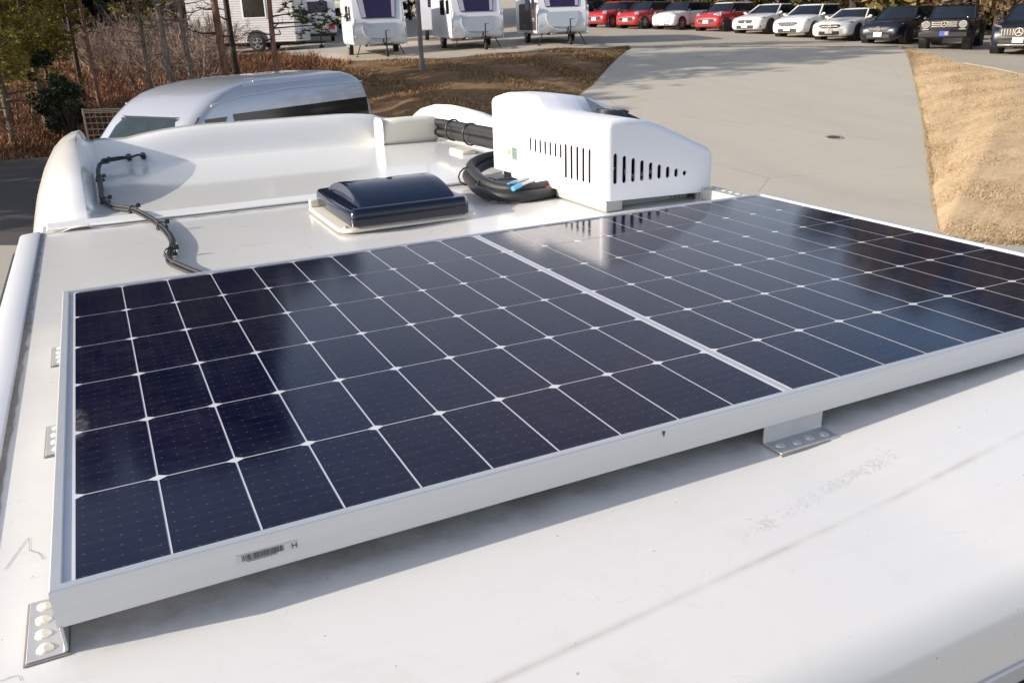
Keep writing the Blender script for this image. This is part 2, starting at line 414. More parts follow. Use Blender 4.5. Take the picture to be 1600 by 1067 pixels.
M['fence'] = simple("beige wire", (.46, .36, .24), .6, var=.2, scale=9)
t = NT("lapped cladding"); sep = t.n('ShaderNodeSeparateXYZ', {0: t.obj()})
fr = t.math('FRACT', t.math('MULTIPLY', sep.outputs[2], 1 / .115))
t.P(Base_Color=t.mix(t.ramp(fr, [(.0, (1, 1, 1)), (.13, (1, 1, 1)), (.2, (0, 0, 0))]), t.mix(t.noise(2), (.60, .60, .62, 1), (.70, .69, .70, 1)), (.22, .20, .20, 1)), Roughness=.6)
t.bump(fr, .6, .02); M['cladding'] = t.m

# ------------------------------------------------------------------ the site: yard, ramp road, upper lot, banks
def pl(pts, x):
    if x <= pts[0][0]: return pts[0][1]
    for (a, b), (c, d) in zip(pts, pts[1:]):
        if x <= c: return b + (d - b) * (x - a) / (c - a)
    return pts[-1][1]
def lot(u, d): return -1.3 + .04 * (d - 30) - .02 * (u - 8) - max(0, 2 - u) * .05 + (max(0, d - 62) * .02)
def ramp(d): return -2.95 + .09 * max(0, d - 15)
RL = [(-1.6, 14.6), (-.2, 18.5), (1.64, 23.8), (2.9, 27.6), (5.2, 35.4)]            # road's left edge (u, d)
RRt = [(5.2, 10.2), (6.01, 11.42), (7.99, 15.86), (9.55, 19.5), (12.3, 26.2), (15.4, 34.2)]  # right edge
DFOOT = [(-70, 21), (-20, 22.2), (-13.4, 22.8), (-12.3, 23.4), (-9, 22.8), (-5, 20.5), (-3, 18.3), (-1.6, 14.6), (-.2, 18.5), (1.64, 23.8), (2.9, 27.6), (5.2, 35.4)]
DTOP = [(-70, 52), (-25, 48.3), (-17, 46), (-15, 45), (-11, 43.8), (-9.6, 41), (-8.5, 38.9), (-5.8, 35.6), (-2.1, 33.9), (1.4, 34.8), (5.2, 35.42)]
def bank_z(u, d):
    df, dt = pl(DFOOT, u), pl(DTOP, u)
    f = max(0, min(1, (d - df) / max(.05, dt - df)))
    zf = -2.95 if u < -1.6 else ramp(df)
    g = 1 - (1 - f) ** 1.35
    return zf + (lot(u, dt) - zf) * g
def ground_z(u, d):
    if u < 5.2 and pl(DFOOT, u) < d < pl(DTOP, u): return bank_z(u, d)
    if u < 5.2 and d >= pl(DTOP, u): return lot(u, d)
    return lot(u, d) if d > 34 else max(-2.95, ramp(d))

g = MB(); g.poly([S(-400, -300, -2.96), S(400, -300, -2.96), S(400, 500, -2.96), S(-400, 500, -2.96)])
tag(g.build("ground", M['yard']), kind="structure")

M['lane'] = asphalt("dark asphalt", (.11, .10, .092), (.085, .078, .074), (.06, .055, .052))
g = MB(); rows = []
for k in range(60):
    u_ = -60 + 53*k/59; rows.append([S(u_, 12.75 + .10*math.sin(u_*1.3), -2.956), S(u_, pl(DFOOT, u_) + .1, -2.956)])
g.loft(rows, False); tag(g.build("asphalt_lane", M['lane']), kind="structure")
def resample(pts, n):
    """pts (u,d) polyline -> n+1 points by length"""
    L = [0]
    for a, b in zip(pts, pts[1:]): L.append(L[-1] + math.hypot(b[0]-a[0], b[1]-a[1]))
    out = []
    for k in range(n + 1):
        s_ = L[-1] * k / n
        for i in range(len(pts) - 1):
            if s_ <= L[i+1] + 1e-9:
                f = (s_ - L[i]) / max(1e-9, L[i+1] - L[i])
                out.append((pts[i][0] + (pts[i+1][0]-pts[i][0])*f, pts[i][1] + (pts[i+1][1]-pts[i][1])*f)); break
    return out

# ramp road
rd = MB(); nL = resample(RL, 50); nR = resample(RRt, 50); rows = []
for (a, b), (c, d) in zip(nL, nR):
    rows.append([])
    for k in range(25):
        f = k / 24; u_, d_ = a + (c-a)*f, b + (d-b)*f
        zz = ramp(d_)
        w = max(0, min(1, (d_ - 26) / (34.6 + (35.4-34.2)*(1-f) - 26)))
        w = w * w * (3 - 2*w)
        zz = zz * (1-w) + lot(u_, d_) * w
        rows[-1].append(S(u_, d_, zz + .004))
rd.loft(rows, close=False)
tag(rd.build("road", M['road'], smooth=60), kind="structure")

# upper lot
lt = MB()
EDGE = [(-70, 52), (-25, 48.3), (-17, 46), (-15, 45), (-11, 43.8), (-9.6, 41), (-8.5, 38.9), (-5.8, 35.6), (-2.1, 33.9), (1.4, 34.8), (5.2, 35.42), (15.4, 34.2)]
us = sorted(set([-70, -60, -50, -40, -32] + [-28 + k for k in range(44)] + [e[0] for e in EDGE]))
rows = []
for u_ in us:
    d0 = pl(EDGE, u_); rows.append([S(u_, d0 + (130 - d0) * (k/30) ** 1.6, lot(u_, d0 + (130 - d0) * (k/30) ** 1.6)) for k in range(31)])
lt.loft(rows, close=False)
REDGE = [(8, 12.6), (12, 13.0), (16, 13.6), (23.2, 13.8), (25, 14.05), (27.2, 14.1), (32, 15.1), (34.2, 15.4), (130, 15.4)]
ds = [8, 10, 12, 14, 16, 18, 20, 22, 23.2, 25, 27.2, 29, 30, 32, 33, 34.2] + [34.2 + (130-34.2)*(k/30)**1.6 for k in range(1, 31)]
rows = []
for d_ in ds:
    u0 = pl(REDGE, d_); rows.append([S(u0 + (70-u0)*(k/20)**1.5, d_, lot(u0 + (70-u0)*(k/20)**1.5, d_)) for k in range(21)])
lt.loft(rows, close=False)
tag(lt.build("parking_lot", M['lot'], smooth=60), kind="structure")

rng = random.Random(3)
# left bank + hillside, one surface per region
def bank_mesh(name, u0, u1, nu, nd, mat, amp):
    b = MB(); rows = []
    for i in range(nu + 1):
        u_ = u0 + (u1-u0)*i/nu; df, dt = pl(DFOOT, u_), pl(DTOP, u_); rows.append([])
        for k in range(nd + 1):
            d_ = df + (dt-df)*k/nd
            e = 0 if k in (0, nd) else amp * (math.sin(u_*2.1 + d_*1.3) + math.sin(u_*.9 - d_*1.9 + 1)) * .5 + rng.uniform(-amp, amp) * .4
            rows[-1].append(S(u_, d_, bank_z(u_, d_) + (e if dt-df > 1.5 else 0)))
    b.loft(rows, close=False)
    return tag(b.build(name, mat, smooth=180), kind="structure")
bank_mesh("hillside", -70, -7.5, 120, 26, M['litter'], .10)
bank_mesh("grass_bank", -7.5, 5.2, 70, 30, M['brown_bank'], .05)
# right bank
foot = list(reversed(RRt)) + [(6.0, 9.8), (8.0, 8.0), (12.0, 6.0)]
foot[-4] = (5.6, 10.75)
foot = [(15.4, 34.2), (12.3, 26.2), (9.55, 19.5), (7.99, 15.86), (6.01, 11.42), (6.5, 11.25), (6.95, 11.0), (9.0, 10.0), (12.6, 8.6)]
top = [(15.4, 34.2), (15.1, 32), (14.1, 27.2), (14.05, 25), (13.8, 23.2), (13.4, 19), (13.0, 16), (12.8, 13), (12.65, 9.5)]
A, B = [], []
for (f0, f1), (t0, t1) in zip(zip(foot, foot[1:]), zip(top, top[1:])):
    for k in range(14):
        q = k / 14
        A.append((f0[0]+(f1[0]-f0[0])*q, f0[1]+(f1[1]-f0[1])*q)); B.append((t0[0]+(t1[0]-t0[0])*q, t0[1]+(t1[1]-t0[1])*q))
A.append(foot[-1]); B.append(top[-1])
def rfootz(u, d):
    w = max(0, min(1, (d - 26) / 8.6)); w = w*w*(3-2*w)
    return ramp(d)*(1-w) + lot(u, d)*w
def right_bank_pt(i, f):
    (a, b), (c, d) = A[i], B[i]
    g_ = 1 - (1-max(0, f))**1.25
    return a+(c-a)*f, b+(d-b)*f, rfootz(a, b) + (lot(c, d) - rfootz(a, b))*g_
bk = MB(); rows = []
for i in range(len(A)):
    rows.append([])
    for k in range(27):
        u_, d_, z_ = right_bank_pt(i, k/26)
        wid = math.hypot(A[i][0]-B[i][0], A[i][1]-B[i][1])
        e = 0 if k in (0, 26) else rng.uniform(-.008, .010) * min(1, wid/3) + .010*math.sin(u_*3+d_*2)*min(1, wid/4)
        rows[-1].append(S(u_, d_, z_ + e))
bk.loft(rows, close=False)
tag(bk.build("dry_grass_bank", M['dry_turf'], smooth=180), kind="structure")

# drain channel at the top of the ramp, in slabs
dr = MB()
for k in range(16):
    f0, f1 = k/16 + .004, (k+1)/16 - .004
    P0 = (5.3 + 10.0*f0, 35.39 - 1.2*f0); P1 = (5.3 + 10.0*f1, 35.39 - 1.2*f1)
    dr.prism([S(P0[0], P0[1]-.02, lot(*P0)-.05), S(P1[0], P1[1]-.02, lot(*P1)-.05), S(P1[0], P1[1]+.28, lot(*P1)-.05), S(P0[0], P0[1]+.28, lot(*P0)-.05)], (0, 0, .066))
tag(dr.build("drain_channel", M['drain'], bev=.01), kind="structure")
kb = MB()
kp = [(14.1, 27.0), (14.05, 25), (13.8, 23.2), (13.4, 19), (13.0, 16)]
for (a, b), (c, d) in zip(kp, kp[1:]):
    kb.prism([S(a-.02, b, lot(a, b)-.06), S(c-.02, d, lot(c, d)-.06), S(c+.10, d, lot(c, d)-.06), S(a+.10, b, lot(a, b)-.06)], (0, 0, .085))
tag(kb.build("kerb", M['kerb'], bev=.02), kind="structure")
mh = thing("manhole_cover", "small dark round iron manhole cover set in the sunny ramp road", "manhole cover", S(7.3, 19.05, ramp(19.05) + .004))
tilt = math.atan(.09)
b = MB(); b.cyl((0, 0, -.004), (0, 0, .012), .135, n=28)
for a in range(6): b.box((.085*math.cos(a), .085*math.sin(a), .013), (.05, .018, .006), rz=a)
b.build("lid", M['iron'], mh, 40)
b = MB(); b.loft([[Vector((r*math.cos(2*PI*k/28), r*math.sin(2*PI*k/28), z)) for k in range(28)] for r, z in ((.235, .001), (.225, .007), (.142, .007), (.142, -.01))])
b.build("ring", M['kerb'], mh, 40)
ax = Vector((RXX, RXY, 0)); mh.rotation_mode = 'QUATERNION'; mh.rotation_quaternion = Matrix.Rotation(tilt, 3, ax).to_quaternion()

# ------------------------------------------------------------------ the camper under the camera
ROOF = YZ - .065
camper = thing("camper_van", "white motorhome whose long glossy roof fills the foreground under the solar panel", "motorhome", (0, .9, 0))
CO = (0, .9, 0)
XL, XR = -.918, .919
# roof skin + rear roll + rear wall, swept across
prof = [(1.56, 0)] + [(1.56 - 2.372*k/40, 0) for k in range(1, 41)]
prof += [(-.812 - .042*math.sin(q), -.042 + .042*math.cos(q)) for q in [R(9*k) for k in range(1, 11)]]
prof += [(-.856, -.080)]
def rise(x, y): return min(.022, .036*max(0, x)) * (1 - max(0.0, min(1.0, (y-.95)/.47)))
rf = MB(CO)
rows = []
for i in range(41):
    x = XL + (XR-XL)*i/40
    rows.append([(x, y, ROOF + z + rise(x, y)) for y, z in prof])
rf.loft(rows, close=False)
roof = rf.build("roof", M['roof'], camper, smooth=50)
rt = MB(CO)
rt.box((0, -.850, ROOF-.093), (1.94, .020, .028))
rt.build("rear_trim", M['rear_trim'], camper, bev=.006)
rs = MB(CO); rs.box((0, -.8535, ROOF-.1155), (1.945, .022, .016)); rs.build('rear_seal', M['rubber'], camper, bev=.003)
bw = MB(CO); bw.box((0, -.850, ROOF-.975), (1.90, .03, 1.70)); bw.build("rear_wall", M['black_plastic'], camper, bev=.01)
sw = MB(CO); sw.box((-.945, .72, ROOF-.95), (.05, 3.2, 1.72)); sw.box((.93, .72, ROOF-.95), (.05, 3.2, 1.72)); sw.box((0, 2.6, ROOF-1.2), (1.8, .6, 1.7))
sw.build("side_wall", M['cap'], camper, bev=.02)
tr = MB(CO)   # white corner rail along the left roof edge, sloping slightly outwards
sec = [(-.921, -.012), (-.921, .005), (-.924, .0065), (-.968, .0025), (-.974, -.002), (-.977, -.010), (-.978, -.10), (-.968, -.10)]
tr.loft([[(x, y, ROOF + z) for x, z in sec] for y in (-.845, -.2, .5, 1.455)], True, True, True)
tr.build("edge_rail", M['trim'], camper, smooth=45)
tr = MB(CO); tr.loft([[(-x, y, ROOF + z + rise(.9, y)) for x, z in [(a + .0, b) for a, b in sec]] for y in (-.845, -.2, .5, 1.455)], True, True, True)
tr.build("edge_rail", M['trim'], camper, smooth=45)
gt = MB(CO); gt.tube([(-.990, -.9, ROOF-.05), (-.990, 1.43, ROOF-.05)], .011, 10); gt.box((-.987, .27, ROOF-.09), (.012, 2.3, .06))
gt.build("gutter", M['rubber'], camper, 50)
sl = MB(CO); rr = random.Random(8); Lp, Rp = [], []
for k in range(90):
    y = -.88 + 2.34*k/89; w = .0030 + rr.uniform(0, .0035) + (.003 if rr.random() < .12 else 0)
    Lp.append((-.9215, y, ROOF + .0022)); Rp.append((-.9205 + w + .002, y, ROOF + .0012))
sl.loft([[a, b] for a, b in zip(Lp, Rp)], close=False); sl.build("sealant_seam", M['sealant_dirt'], camper)
# grimy lip of the over-cab moulding where it overlaps the roof
sl = MB(CO); Lp = []
for k in range(80):
    x = -.905 + 1.75*k/79; y = 1.438 + .03*0 + rr.uniform(-.0015, .0015); w = .003 + (rr.uniform(0, .007) if rr.random() < .35 else 0)
    if x > -.25 and rr.random() < .75: w = .0012
    Lp.append([(x, y, ROOF + .0016), (x, y - w, ROOF + .0012)])
sl.loft(Lp, close=False); sl.build("sealant_seam", M['sealant_dirt'], camper)

def mark(pts, w=.0008):
    b = MB(CO); rows = []
    for (x, y), (x2, y2) in zip(pts, pts[1:] + [(2*pts[-1][0]-pts[-2][0], 2*pts[-1][1]-pts[-2][1])]):
        t_ = Vector((x2-x, y2-y, 0)).normalized(); n_ = Vector((-t_.y, t_.x, 0)) * w * rr.uniform(.3, .6)
        rows.append([Vector((x, y, ROOF+.0007)) + n_, Vector((x, y, ROOF+.0007)) - n_])
    b.loft(rows, False); b.build("pencil_mark", M['pencil'], camper)
mark([(-0.899, -0.338), (-0.894, -0.323), (-0.889, -0.308), (-0.884, -0.293), (-0.88, -0.283), (-0.878, -0.297), (-0.878, -0.311), (-0.873, -0.317), (-0.869, -0.321), (-0.866, -0.328), (-0.864, -0.337)])
mark([(-0.892, -0.522), (-0.889, -0.522), (-0.886, -0.521), (-0.881, -0.521), (-0.878, -0.522), (-0.876, -0.526), (-0.875, -0.531)])
# over-cab moulding: raised shoulders left and right, a rolled front ridge, shallow tray between
def sstep(a, b, x):
    q = max(0.0, min(1.0, (x-a)/(b-a))); return q*q*(3-2*q)
HP = [(1.44, .010), (1.54, .022), (1.66, .060), (1.8, .095), (2.0, .125), (2.3, .156), (2.55, .168), (2.75, .160), (2.95, .125), (3.1, .06), (3.22, -.10), (3.3, -.3)]
def hb(y):
    return pl(HP, y)
FL = .010
def tray(x, y):
    rh = .128 - .30*max(0, abs(x) - .28)**2 - (.010 if x > .5 else 0)
    rh += .035 * sstep(.60, .76, abs(x))
    y0 = 2.655 + .02*x
    z = FL * sstep(1.44, 1.50, y) + .012 * sstep(1.50, 1.56, y) * (1 - sstep(1.56, 1.62, y)) * 0
    z += rh * sstep(y0, y0 + .15, y)
    if y > 2.86: z -= (y - 2.86)**2 * 1.6
    return z
ys = [1.44, 1.45, 1.46, 1.47, 1.49, 1.51, 1.53, 1.56, 1.6, 1.65, 1.7, 1.76, 1.82, 1.9, 2.0, 2.1, 2.2, 2.3, 2.4, 2.5, 2.56, 2.6, 2.63, 2.65, 2.67, 2.69, 2.71, 2.73, 2.75, 2.77, 2.79, 2.81, 2.84, 2.88, 2.93, 3.0, 3.07, 3.14, 3.22, 3.3]
cp = MB(CO); rows = []
for y in ys:
    H = hb(y); nar = 1 - .05 * max(0, y - 2.0)**1.6
    out = []
    zl = -.16
    for k in range(9):                       # outside, bottom to crest
        q = R(90 * k / 8)
        out.append((-(.812 + .165*math.cos(q)) * nar, zl + (H - zl) * math.sin(q)**.9))
    xin = .797
    inner = [(-xin, H - .003), (-xin + .0025, H - .010)]
    fz = tray(-.76, y)
    hz = max(H - .02, fz)
    inner += [(-xin + .012, fz + (hz - fz)*.66), (-xin + .022, fz + (hz-fz)*.30), (-xin + .036, fz + (hz-fz)*.06), (-xin + .052, fz)]
    if H < fz + .03:
        inner = [(-xin + .002*k, max(H - .002*k, tray(-xin, y))) for k in range(5)] + [(-xin + .052, fz)]
    mid = [(-.74 + 1.48*k/36, tray(-.74 + 1.48*k/36, y)) for k in range(37)]
    left = [(-.98 * nar, -.7)] + out + inner
    right = [(-x, z) for x, z in reversed(left)]
    rows.append([(x, y, ROOF + z) for x, z in left + mid + right])
cp.loft(rows, close=False)
cp.build("overcab_moulding", M['cap'], camper, smooth=42)
# raised joint strip at the moulding's rear flange
st = MB(CO); st.prism([(-.905, 1.452, ROOF+.004), (.88, 1.452, ROOF+.004), (.88, 1.505, ROOF+.012), (-.905, 1.505, ROOF+.012)], (0, 0, .007))
st.build("joint_strip", M['cap'], camper, bev=.004)

# ------------------------------------------------------------------ solar panel
sp = thing("solar_module", "large framed solar panel with dark blue cells across the white motorhome roof", "solar panel", (0, 0, YZ))
X0, X1, Y0, Y1 = -.842, .857, -.511, .516
def zr(x): return 0.0
fr = MB(); t_ = .0015
sec = [(0, -.037), (0, 0), (.0015, .0012), (.0095, .0012), (.0105, 0), (.0105, -.004), (.003, -.006), (.003, -.034), (.022, -.0355), (.022, -.037)]
def rail(p0, p1, inw, name="frame_rail"):
    b = MB(); p0, p1 = Vector(p0), Vector(p1); t = (p1-p0).normalized(); inw = Vector(inw)
    rings = []
    for p, s_ in ((p0, 1), (p1, -1)):
        rings.append([p + inw*a + t*(a*s_) + Vector((0, 0, z)) for a, z in sec])      # mitred ends
    b.loft(rings, True, True, True)
    return b.build(name, M['alu'], sp, smooth=30)
rail((X0, Y0, 0), (X1, Y0, 0), (0, 1, 0)); rail((X0, Y1, 0), (X1, Y1, 0), (0, -1, 0))
rail((X0, Y0, 0), (X0, Y1, 0), (1, 0, 0)); rail((X1, Y0, 0), (X1, Y1, 0), (-1, 0, 0))
bs = MB(); bs.box(((X0+X1)/2, (Y0+Y1)/2, -.0045), (X1-X0-.012, Y1-Y0-.012, .005))
bs.build("glass_laminate", M['backsheet'], sp)
ce = MB(); GAP = .0145
gx, gy, ch, cv = .0012, .0012, .0085, .0050
for half in (0, 1):
    for i in range(10):
        for j in range(6):
            xa = (-10 + i) * CW if half == 0 else GAP + i * CW
            ya = -3 * CH + j * CH
            xa0, xa1, ya0, ya1 = xa + gx, xa + CW - gx, ya + gy, ya + CH - gy
            z = -.0016
            ce.poly([(xa0+ch, ya0, z), (xa1-ch, ya0, z), (xa1, ya0+cv, z), (xa1, ya1-cv, z), (xa1-ch, ya1, z), (xa0+ch, ya1, z), (xa0, ya1-cv, z), (xa0, ya0+cv, z)])
cells = ce.build("cell_array", M['cell'], sp, fixn=False)
rb = MB(); rb.poly([(.0035, -.497, -.0014), (.0105, -.497, -.0014), (.0105, .500, -.0014), (.0035, .500, -.0014)])
rb.build("centre_ribbon", M['ribbon'], sp, fixn=False)
# sticker with a bar code and the letter H
stk = MB(); stk.box((-.657, Y0 - .0004, -.0185), (.058, .0006, .0095)); so = stk.build("sticker", M['sticker'], sp)
bc = MB(); x = -.681; rr = random.Random(5)
while x < -.642:
    w = rr.choice((.0003, .0003, .0006, .0009)); bc.box((x + w/2, Y0 - .001, -.0176), (w, .0004, .0062)); x += w + rr.choice((.0004, .0004, .0008))
for k in range(13): bc.box((-.676 + k*.0022, Y0 - .001, -.0219), (.0012, .0004, .0011))
bc.build("bar_code", M['ink'], so)
tc = bpy.data.curves.new("letter", 'FONT'); tc.body = "H"; tc.size = .0085; tc.extrude = .0002; tc.align_x = 'CENTER'
to = bpy.data.objects.new("letter", tc); COL.objects.link(to); to.rotation_euler = (PI/2, 0, 0); to.location = (-.6315, Y0 - .001, -.0212)
bpy.context.view_layer.update()
dg = bpy.context.evaluated_depsgraph_get()
me = bpy.data.meshes.new_from_object(to.evaluated_get(dg)); me.transform(to.matrix_world)
bpy.data.objects.remove(to)
me.materials.clear(); me.materials.append(M['ink'])
lo = bpy.data.objects.new("letter", me); COL.objects.link(lo); lo.parent = so
nick = MB(); nick.add([(-.1985, Y0-.0006, -.003), (-.194, Y0-.0006, -.0035), (-.1957, Y0-.0006, -.011), (-.1975, Y0-.0006, -.0075)], [(0, 1, 2, 3)])
nick.build("scratch", M['ink'], sp)
# brackets: an upright tab and a foot with blobs of sealant over its screws
def bracket(x, y, w, axis, mat_blob, blob_r, n=4, foot=.034):
    """axis: outward direction, w: width along the panel's edge"""
    ax = Vector(axis); tn = Vector((-ax.y, ax.x, 0)); c = Vector((x, y, 0)); zb = -.0635
    root = MB()
    pts = [(-.0015, -.0362), (.0015, -.0362), (.0015, zb+.0045), (.0030, zb+.002), (foot, zb+.002), (foot, zb), (.001, zb), (-.0015, zb+.003)]
    root.loft([[c + ax*a + tn*(s_*w/2) + Vector((0, 0, z)) for a, z in pts] for s_ in (-1, 1)], True, True, True)
    o = root.build("bracket", M['alu_dull'], sp, bev=.0006)
    rr = random.Random(int((x+5)*1000))
    for k in range(n):
        p = c + ax*(foot*.55 + rr.uniform(-.003, .003)) + tn*(w*(-.36 + .72*k/(n-1))) + Vector((0, 0, zb+.002))
        b = MB(); rings = []
        for a, h in ((1, 0), (.95, .30), (.72, .55), (.45, .70), (.28, .95), (.05, 1.05)):
            rings.append([p + Vector((math.cos(q)*blob_r*a*(1+.12*math.sin(3*q+k)), math.sin(q)*blob_r*a*(1+.1*math.cos(2*q+k)), blob_r*h*.55)) for q in (2*PI*i/14 for i in range(14))])
        b.loft(rings, True, True, True); b.build("sealant_blob", mat_blob, o, smooth=60)
    gm = MB(); gm.prism([c + ax*(-.002) + tn*(-w/2-.002) + Vector((0, 0, zb-.0011)), c + ax*(foot+.0022) + tn*(-w/2-.002) + Vector((0, 0, zb-.0011)), c + ax*(foot+.0022) + tn*(w/2+.002) + Vector((0, 0, zb-.0011)), c + ax*(-.002) + tn*(w/2+.002) + Vector((0, 0, zb-.0011))], (0, 0, .0012))
    gm.build("sealant_edge", M['sealant_dirt'], o)
    return o
bracket(.012, Y0 + .0045, .098, (0, -1, 0), M['alu_dull'], .0068)
bracket(X0 + .003, -.4655, .093, (-1, 0, 0), M['sealant'], .0072, foot=.033)
bracket(X0 + .003, -.03, .098, (-1, 0, 0), M['sealant'], .0058, foot=.029)
bracket(X0 + .003, .33, .098, (-1, 0, 0), M['sealant'], .0058, foot=.029)
bracket(.40, Y1, .098, (0, 1, 0), M['alu_dull'], .0068)

# ------------------------------------------------------------------ roof hatch
HZ = ROOF
ht = thing("roof_hatch", "dark blue domed acrylic skylight hatch on a white base in the motorhome roof", "skylight", (.015, 1.165, HZ))
def rrect(cx, cy, hx, hy, r, n=6):
    pts = []
    for qx, qy, a0 in ((1, 1, 0), (-1, 1, 90), (-1, -1, 180), (1, -1, 270)):
        for k in range(n + 1):
            a = R(a0 + 90*k/n); pts.append((cx + qx*(hx-r) + r*math.cos(a), cy + qy*(hy-r) + r*math.sin(a)))
    return pts
HO = (.015, 1.165, HZ)
b = MB(HO); rings = []
for ins, z in ((0, 0), (0, .006), (.003, .009), (.012, .0095), (.04, .0095)):
    rings.append([(x, y, HZ + z) for x, y in rrect(.017, 1.168, .204-ins, .206-ins, .045-min(ins, .02))])
b.loft(rings, True, False, True); fl = b.build("base_flange", M['cream'], ht, smooth=40)
for x, y in ((-.165, .995), (.20, 1.0), (-.17, 1.34), (.20, 1.34), (.017, .985)):
    c_ = MB(HO); c_.ell((x, y, HZ+.010), (.007, .007, .004)); c_.build("screw", M['alu_dull'], fl, 60)
b = MB(HO); rings = []
for ins, z in ((0, .0085), (0, .024)):
    rings.append([(x, y, HZ + z) for x, y in rrect(.015, 1.158, .160-ins, .188-ins, .02)])
b.loft(rings, True, True, True); b.build("riser", M['cream'], ht, smooth=40)
b = MB(HO); b.box((-.165, 1.335, HZ+.021), (.036, .020, .022)); b.build("hinge_block", M['cream'], ht, bev=.003)
b = MB(HO); rings = []
for ins, z in ((.003, .014), (0, .016), (-.001, .030), (.000, .046), (.003, .058), (.008, .0615), (.016, .062), (.022, .062)):
    rings.append([(x, y, HZ + z) for x, y in rrect(.015, 1.155, .172-ins, .200-ins, .016)])
b.loft(rings, True, True, True); lid = b.build("lid", M['acrylic'], ht, smooth=50)
b = MB(HO); rows = []
for k in range(25):
    f = k/24; y = .985 + .345*f; z = .062 + .040*math.sin(PI*f)**.85
    rows.append([(-.128 + .012*math.sin(PI*f)*.3, y, HZ + .058), (-.128 + .006, y, HZ + z - .002), (-.118, y, HZ+z)] + [(-.118 + .268*i/10, y, HZ + z) for i in range(1, 10)] + [(.150, y, HZ+z), (.156, y, HZ+z-.002), (.158, y, HZ+.058)])
b.loft(rows, close=False); b.build("dome", M['acrylic'], ht, smooth=40)
b = MB(HO); b.box((.02, 1.158, HZ+.1025), (.014, .012, .004)); b.build("latch", M['black_plastic'], ht, bev=.001)

# ------------------------------------------------------------------ roof air-conditioner
AX0, AX1, AY0, AY1 = .532, .925, .795, 1.557
AO = ((AX0+AX1)/2, (AY0+AY1)/2, ROOF)
ac = thing("air_conditioner", "white slotted rooftop air conditioning unit with a humped back behind the solar panel", "air conditioner", AO)
P1 = [(.53, .188), (.58, .192), (.611, .192), (.65, .188), (.685, .181), (.72, .169), (.756, .153), (.80, .134), (.847, .112), (.91, .084), (.94, .06)]
P2 = [(.53, .236), (.62, .234), (.68, .228), (.73, .219), (.78, .203), (.84, .176), (.89, .142), (.94, .095)]
def actop(x, y):
    s_ = sstep(1.150, 1.240, y)
    z = pl(P1, x)*(1-s_) + pl(P2, x)*s_
    z -= .022 * sstep(1.38, 1.56, y) ** 1.5
    return z
def ring(ins, n=10, side=26):
    r = .030; r2 = max(.004, r - ins); x0, x1, y0, y1 = AX0+ins, AX1-ins, AY0+ins, AY1-ins
    pts = []
    cs = [(x1-r2, y1-r2, 0), (x0+r2, y1-r2, 90), (x0+r2, y0+r2, 180), (x1-r2, y0+r2, 270)]
    for i, (cx, cy, a0) in enumerate(cs):
        arc = [(cx + r2*math.cos(R(a0+90*k/n)), cy + r2*math.sin(R(a0+90*k/n))) for k in range(n+1)]
        pts += arc
        nx = cs[(i+1) % 4]; a1 = R(nx[2]); e = (nx[0] + r2*math.cos(a1), nx[1] + r2*math.sin(a1))
        s0 = arc[-1]
        pts += [(s0[0]+(e[0]-s0[0])*k/side, s0[1]+(e[1]-s0[1])*k/side) for k in range(1, side)]
    return pts
RB = .022
cov = MB(AO); rings = []
for k in range(9):
    q = R(90*k/8); ins = RB*(1-math.cos(q))
    rings.append([(x, y, YZ + actop(x, y) - RB + RB*math.sin(q)) for x, y in ring(ins)])
for k in range(1, 19):
    ins = RB + (.172)*k/18
    rings.append([(x, y, YZ + actop(x, y)) for x, y in ring(ins)])
cov.loft(rings, True, False, True)
# corner strips and plain walls; left and front walls carry real slots
def zbot(x, y):
    if x < AX0 + .02:
        return pl([(AY0, -.032), (1.0, -.036), (1.05, -.036), (1.25, -.044), (1.39, -.044), (1.395, -.030), (1.6, -.032)], y)
    return -.033 - .010*(x-AX0)/(AX1-AX0)
base = ring(0)
n = len(base)
def on_flat(p, q):
    if abs(p[0]-AX0) < 1e-5 and abs(q[0]-AX0) < 1e-5: return True
    if abs(p[1]-AY0) < 1e-5 and abs(q[1]-AY0) < 1e-5: return True
    return False
for i in range(n):
    p, q = base[i], base[(i+1) % n]
    if on_flat(p, q): continue
    zt = lambda a: YZ + actop(*a) - RB
    cov.add([(p[0], p[1], YZ+zbot(*p)), (q[0], q[1], YZ+zbot(*q)), (q[0], q[1], zt(q)), (p[0], p[1], zt(p))], [(0, 1, 2, 3)])
def slot(cu, z0, z1, w, n=7):
    r = w/2
    return [(cu + r*math.cos(R(180*k/n)), z1 - r + r*math.sin(R(180*k/n))) for k in range(n+1)] + [(cu + r*math.cos(R(180+180*k/n)), z0 + r + r*math.sin(R(180+180*k/n))) for k in range(n+1)]
def wall(outer, holes, to3, depth):
    polys = [[Vector((a, b_, 0)) for a, b_ in outer]] + [[Vector((a, b_, 0)) for a, b_ in h] for h in holes]
    tris = tessellate_polygon(polys)
    flat = [v for p in polys for v in p]
    cov.add([to3(v.x, v.y, 0) for v in flat], [tuple(tr_) for tr_ in tris])
    for h in holes:
        cov.loft([[to3(a, b_, 0) for a, b_ in h], [to3(a, b_, depth) for a, b_ in h]], True)
yf = sorted(set([p[1] for p in base if abs(p[0]-AX0) < 1e-5]))
outer = [(y, zbot(AX0, y)) for y in yf]
outer = sorted(outer) ; outer = [(yf[0], zbot(AX0, yf[0])), (1.0, -.036), (1.05, -.036), (1.25, -.044), (1.39, -.044), (1.395, -.030), (yf[-1], -.032)] + [(y, actop(AX0, y) - RB) for y in reversed(yf)]
holes = []
for k in range(7): y = 1.243 - (1.243-1.043)*k/6; holes.append(slot(y, .060 + .000*k, .104, .0125))
for k in range(5): y = 1.012 - (1.012-.873)*k/4; holes.append(slot(y, .004 + .001*k, .108, .0145))
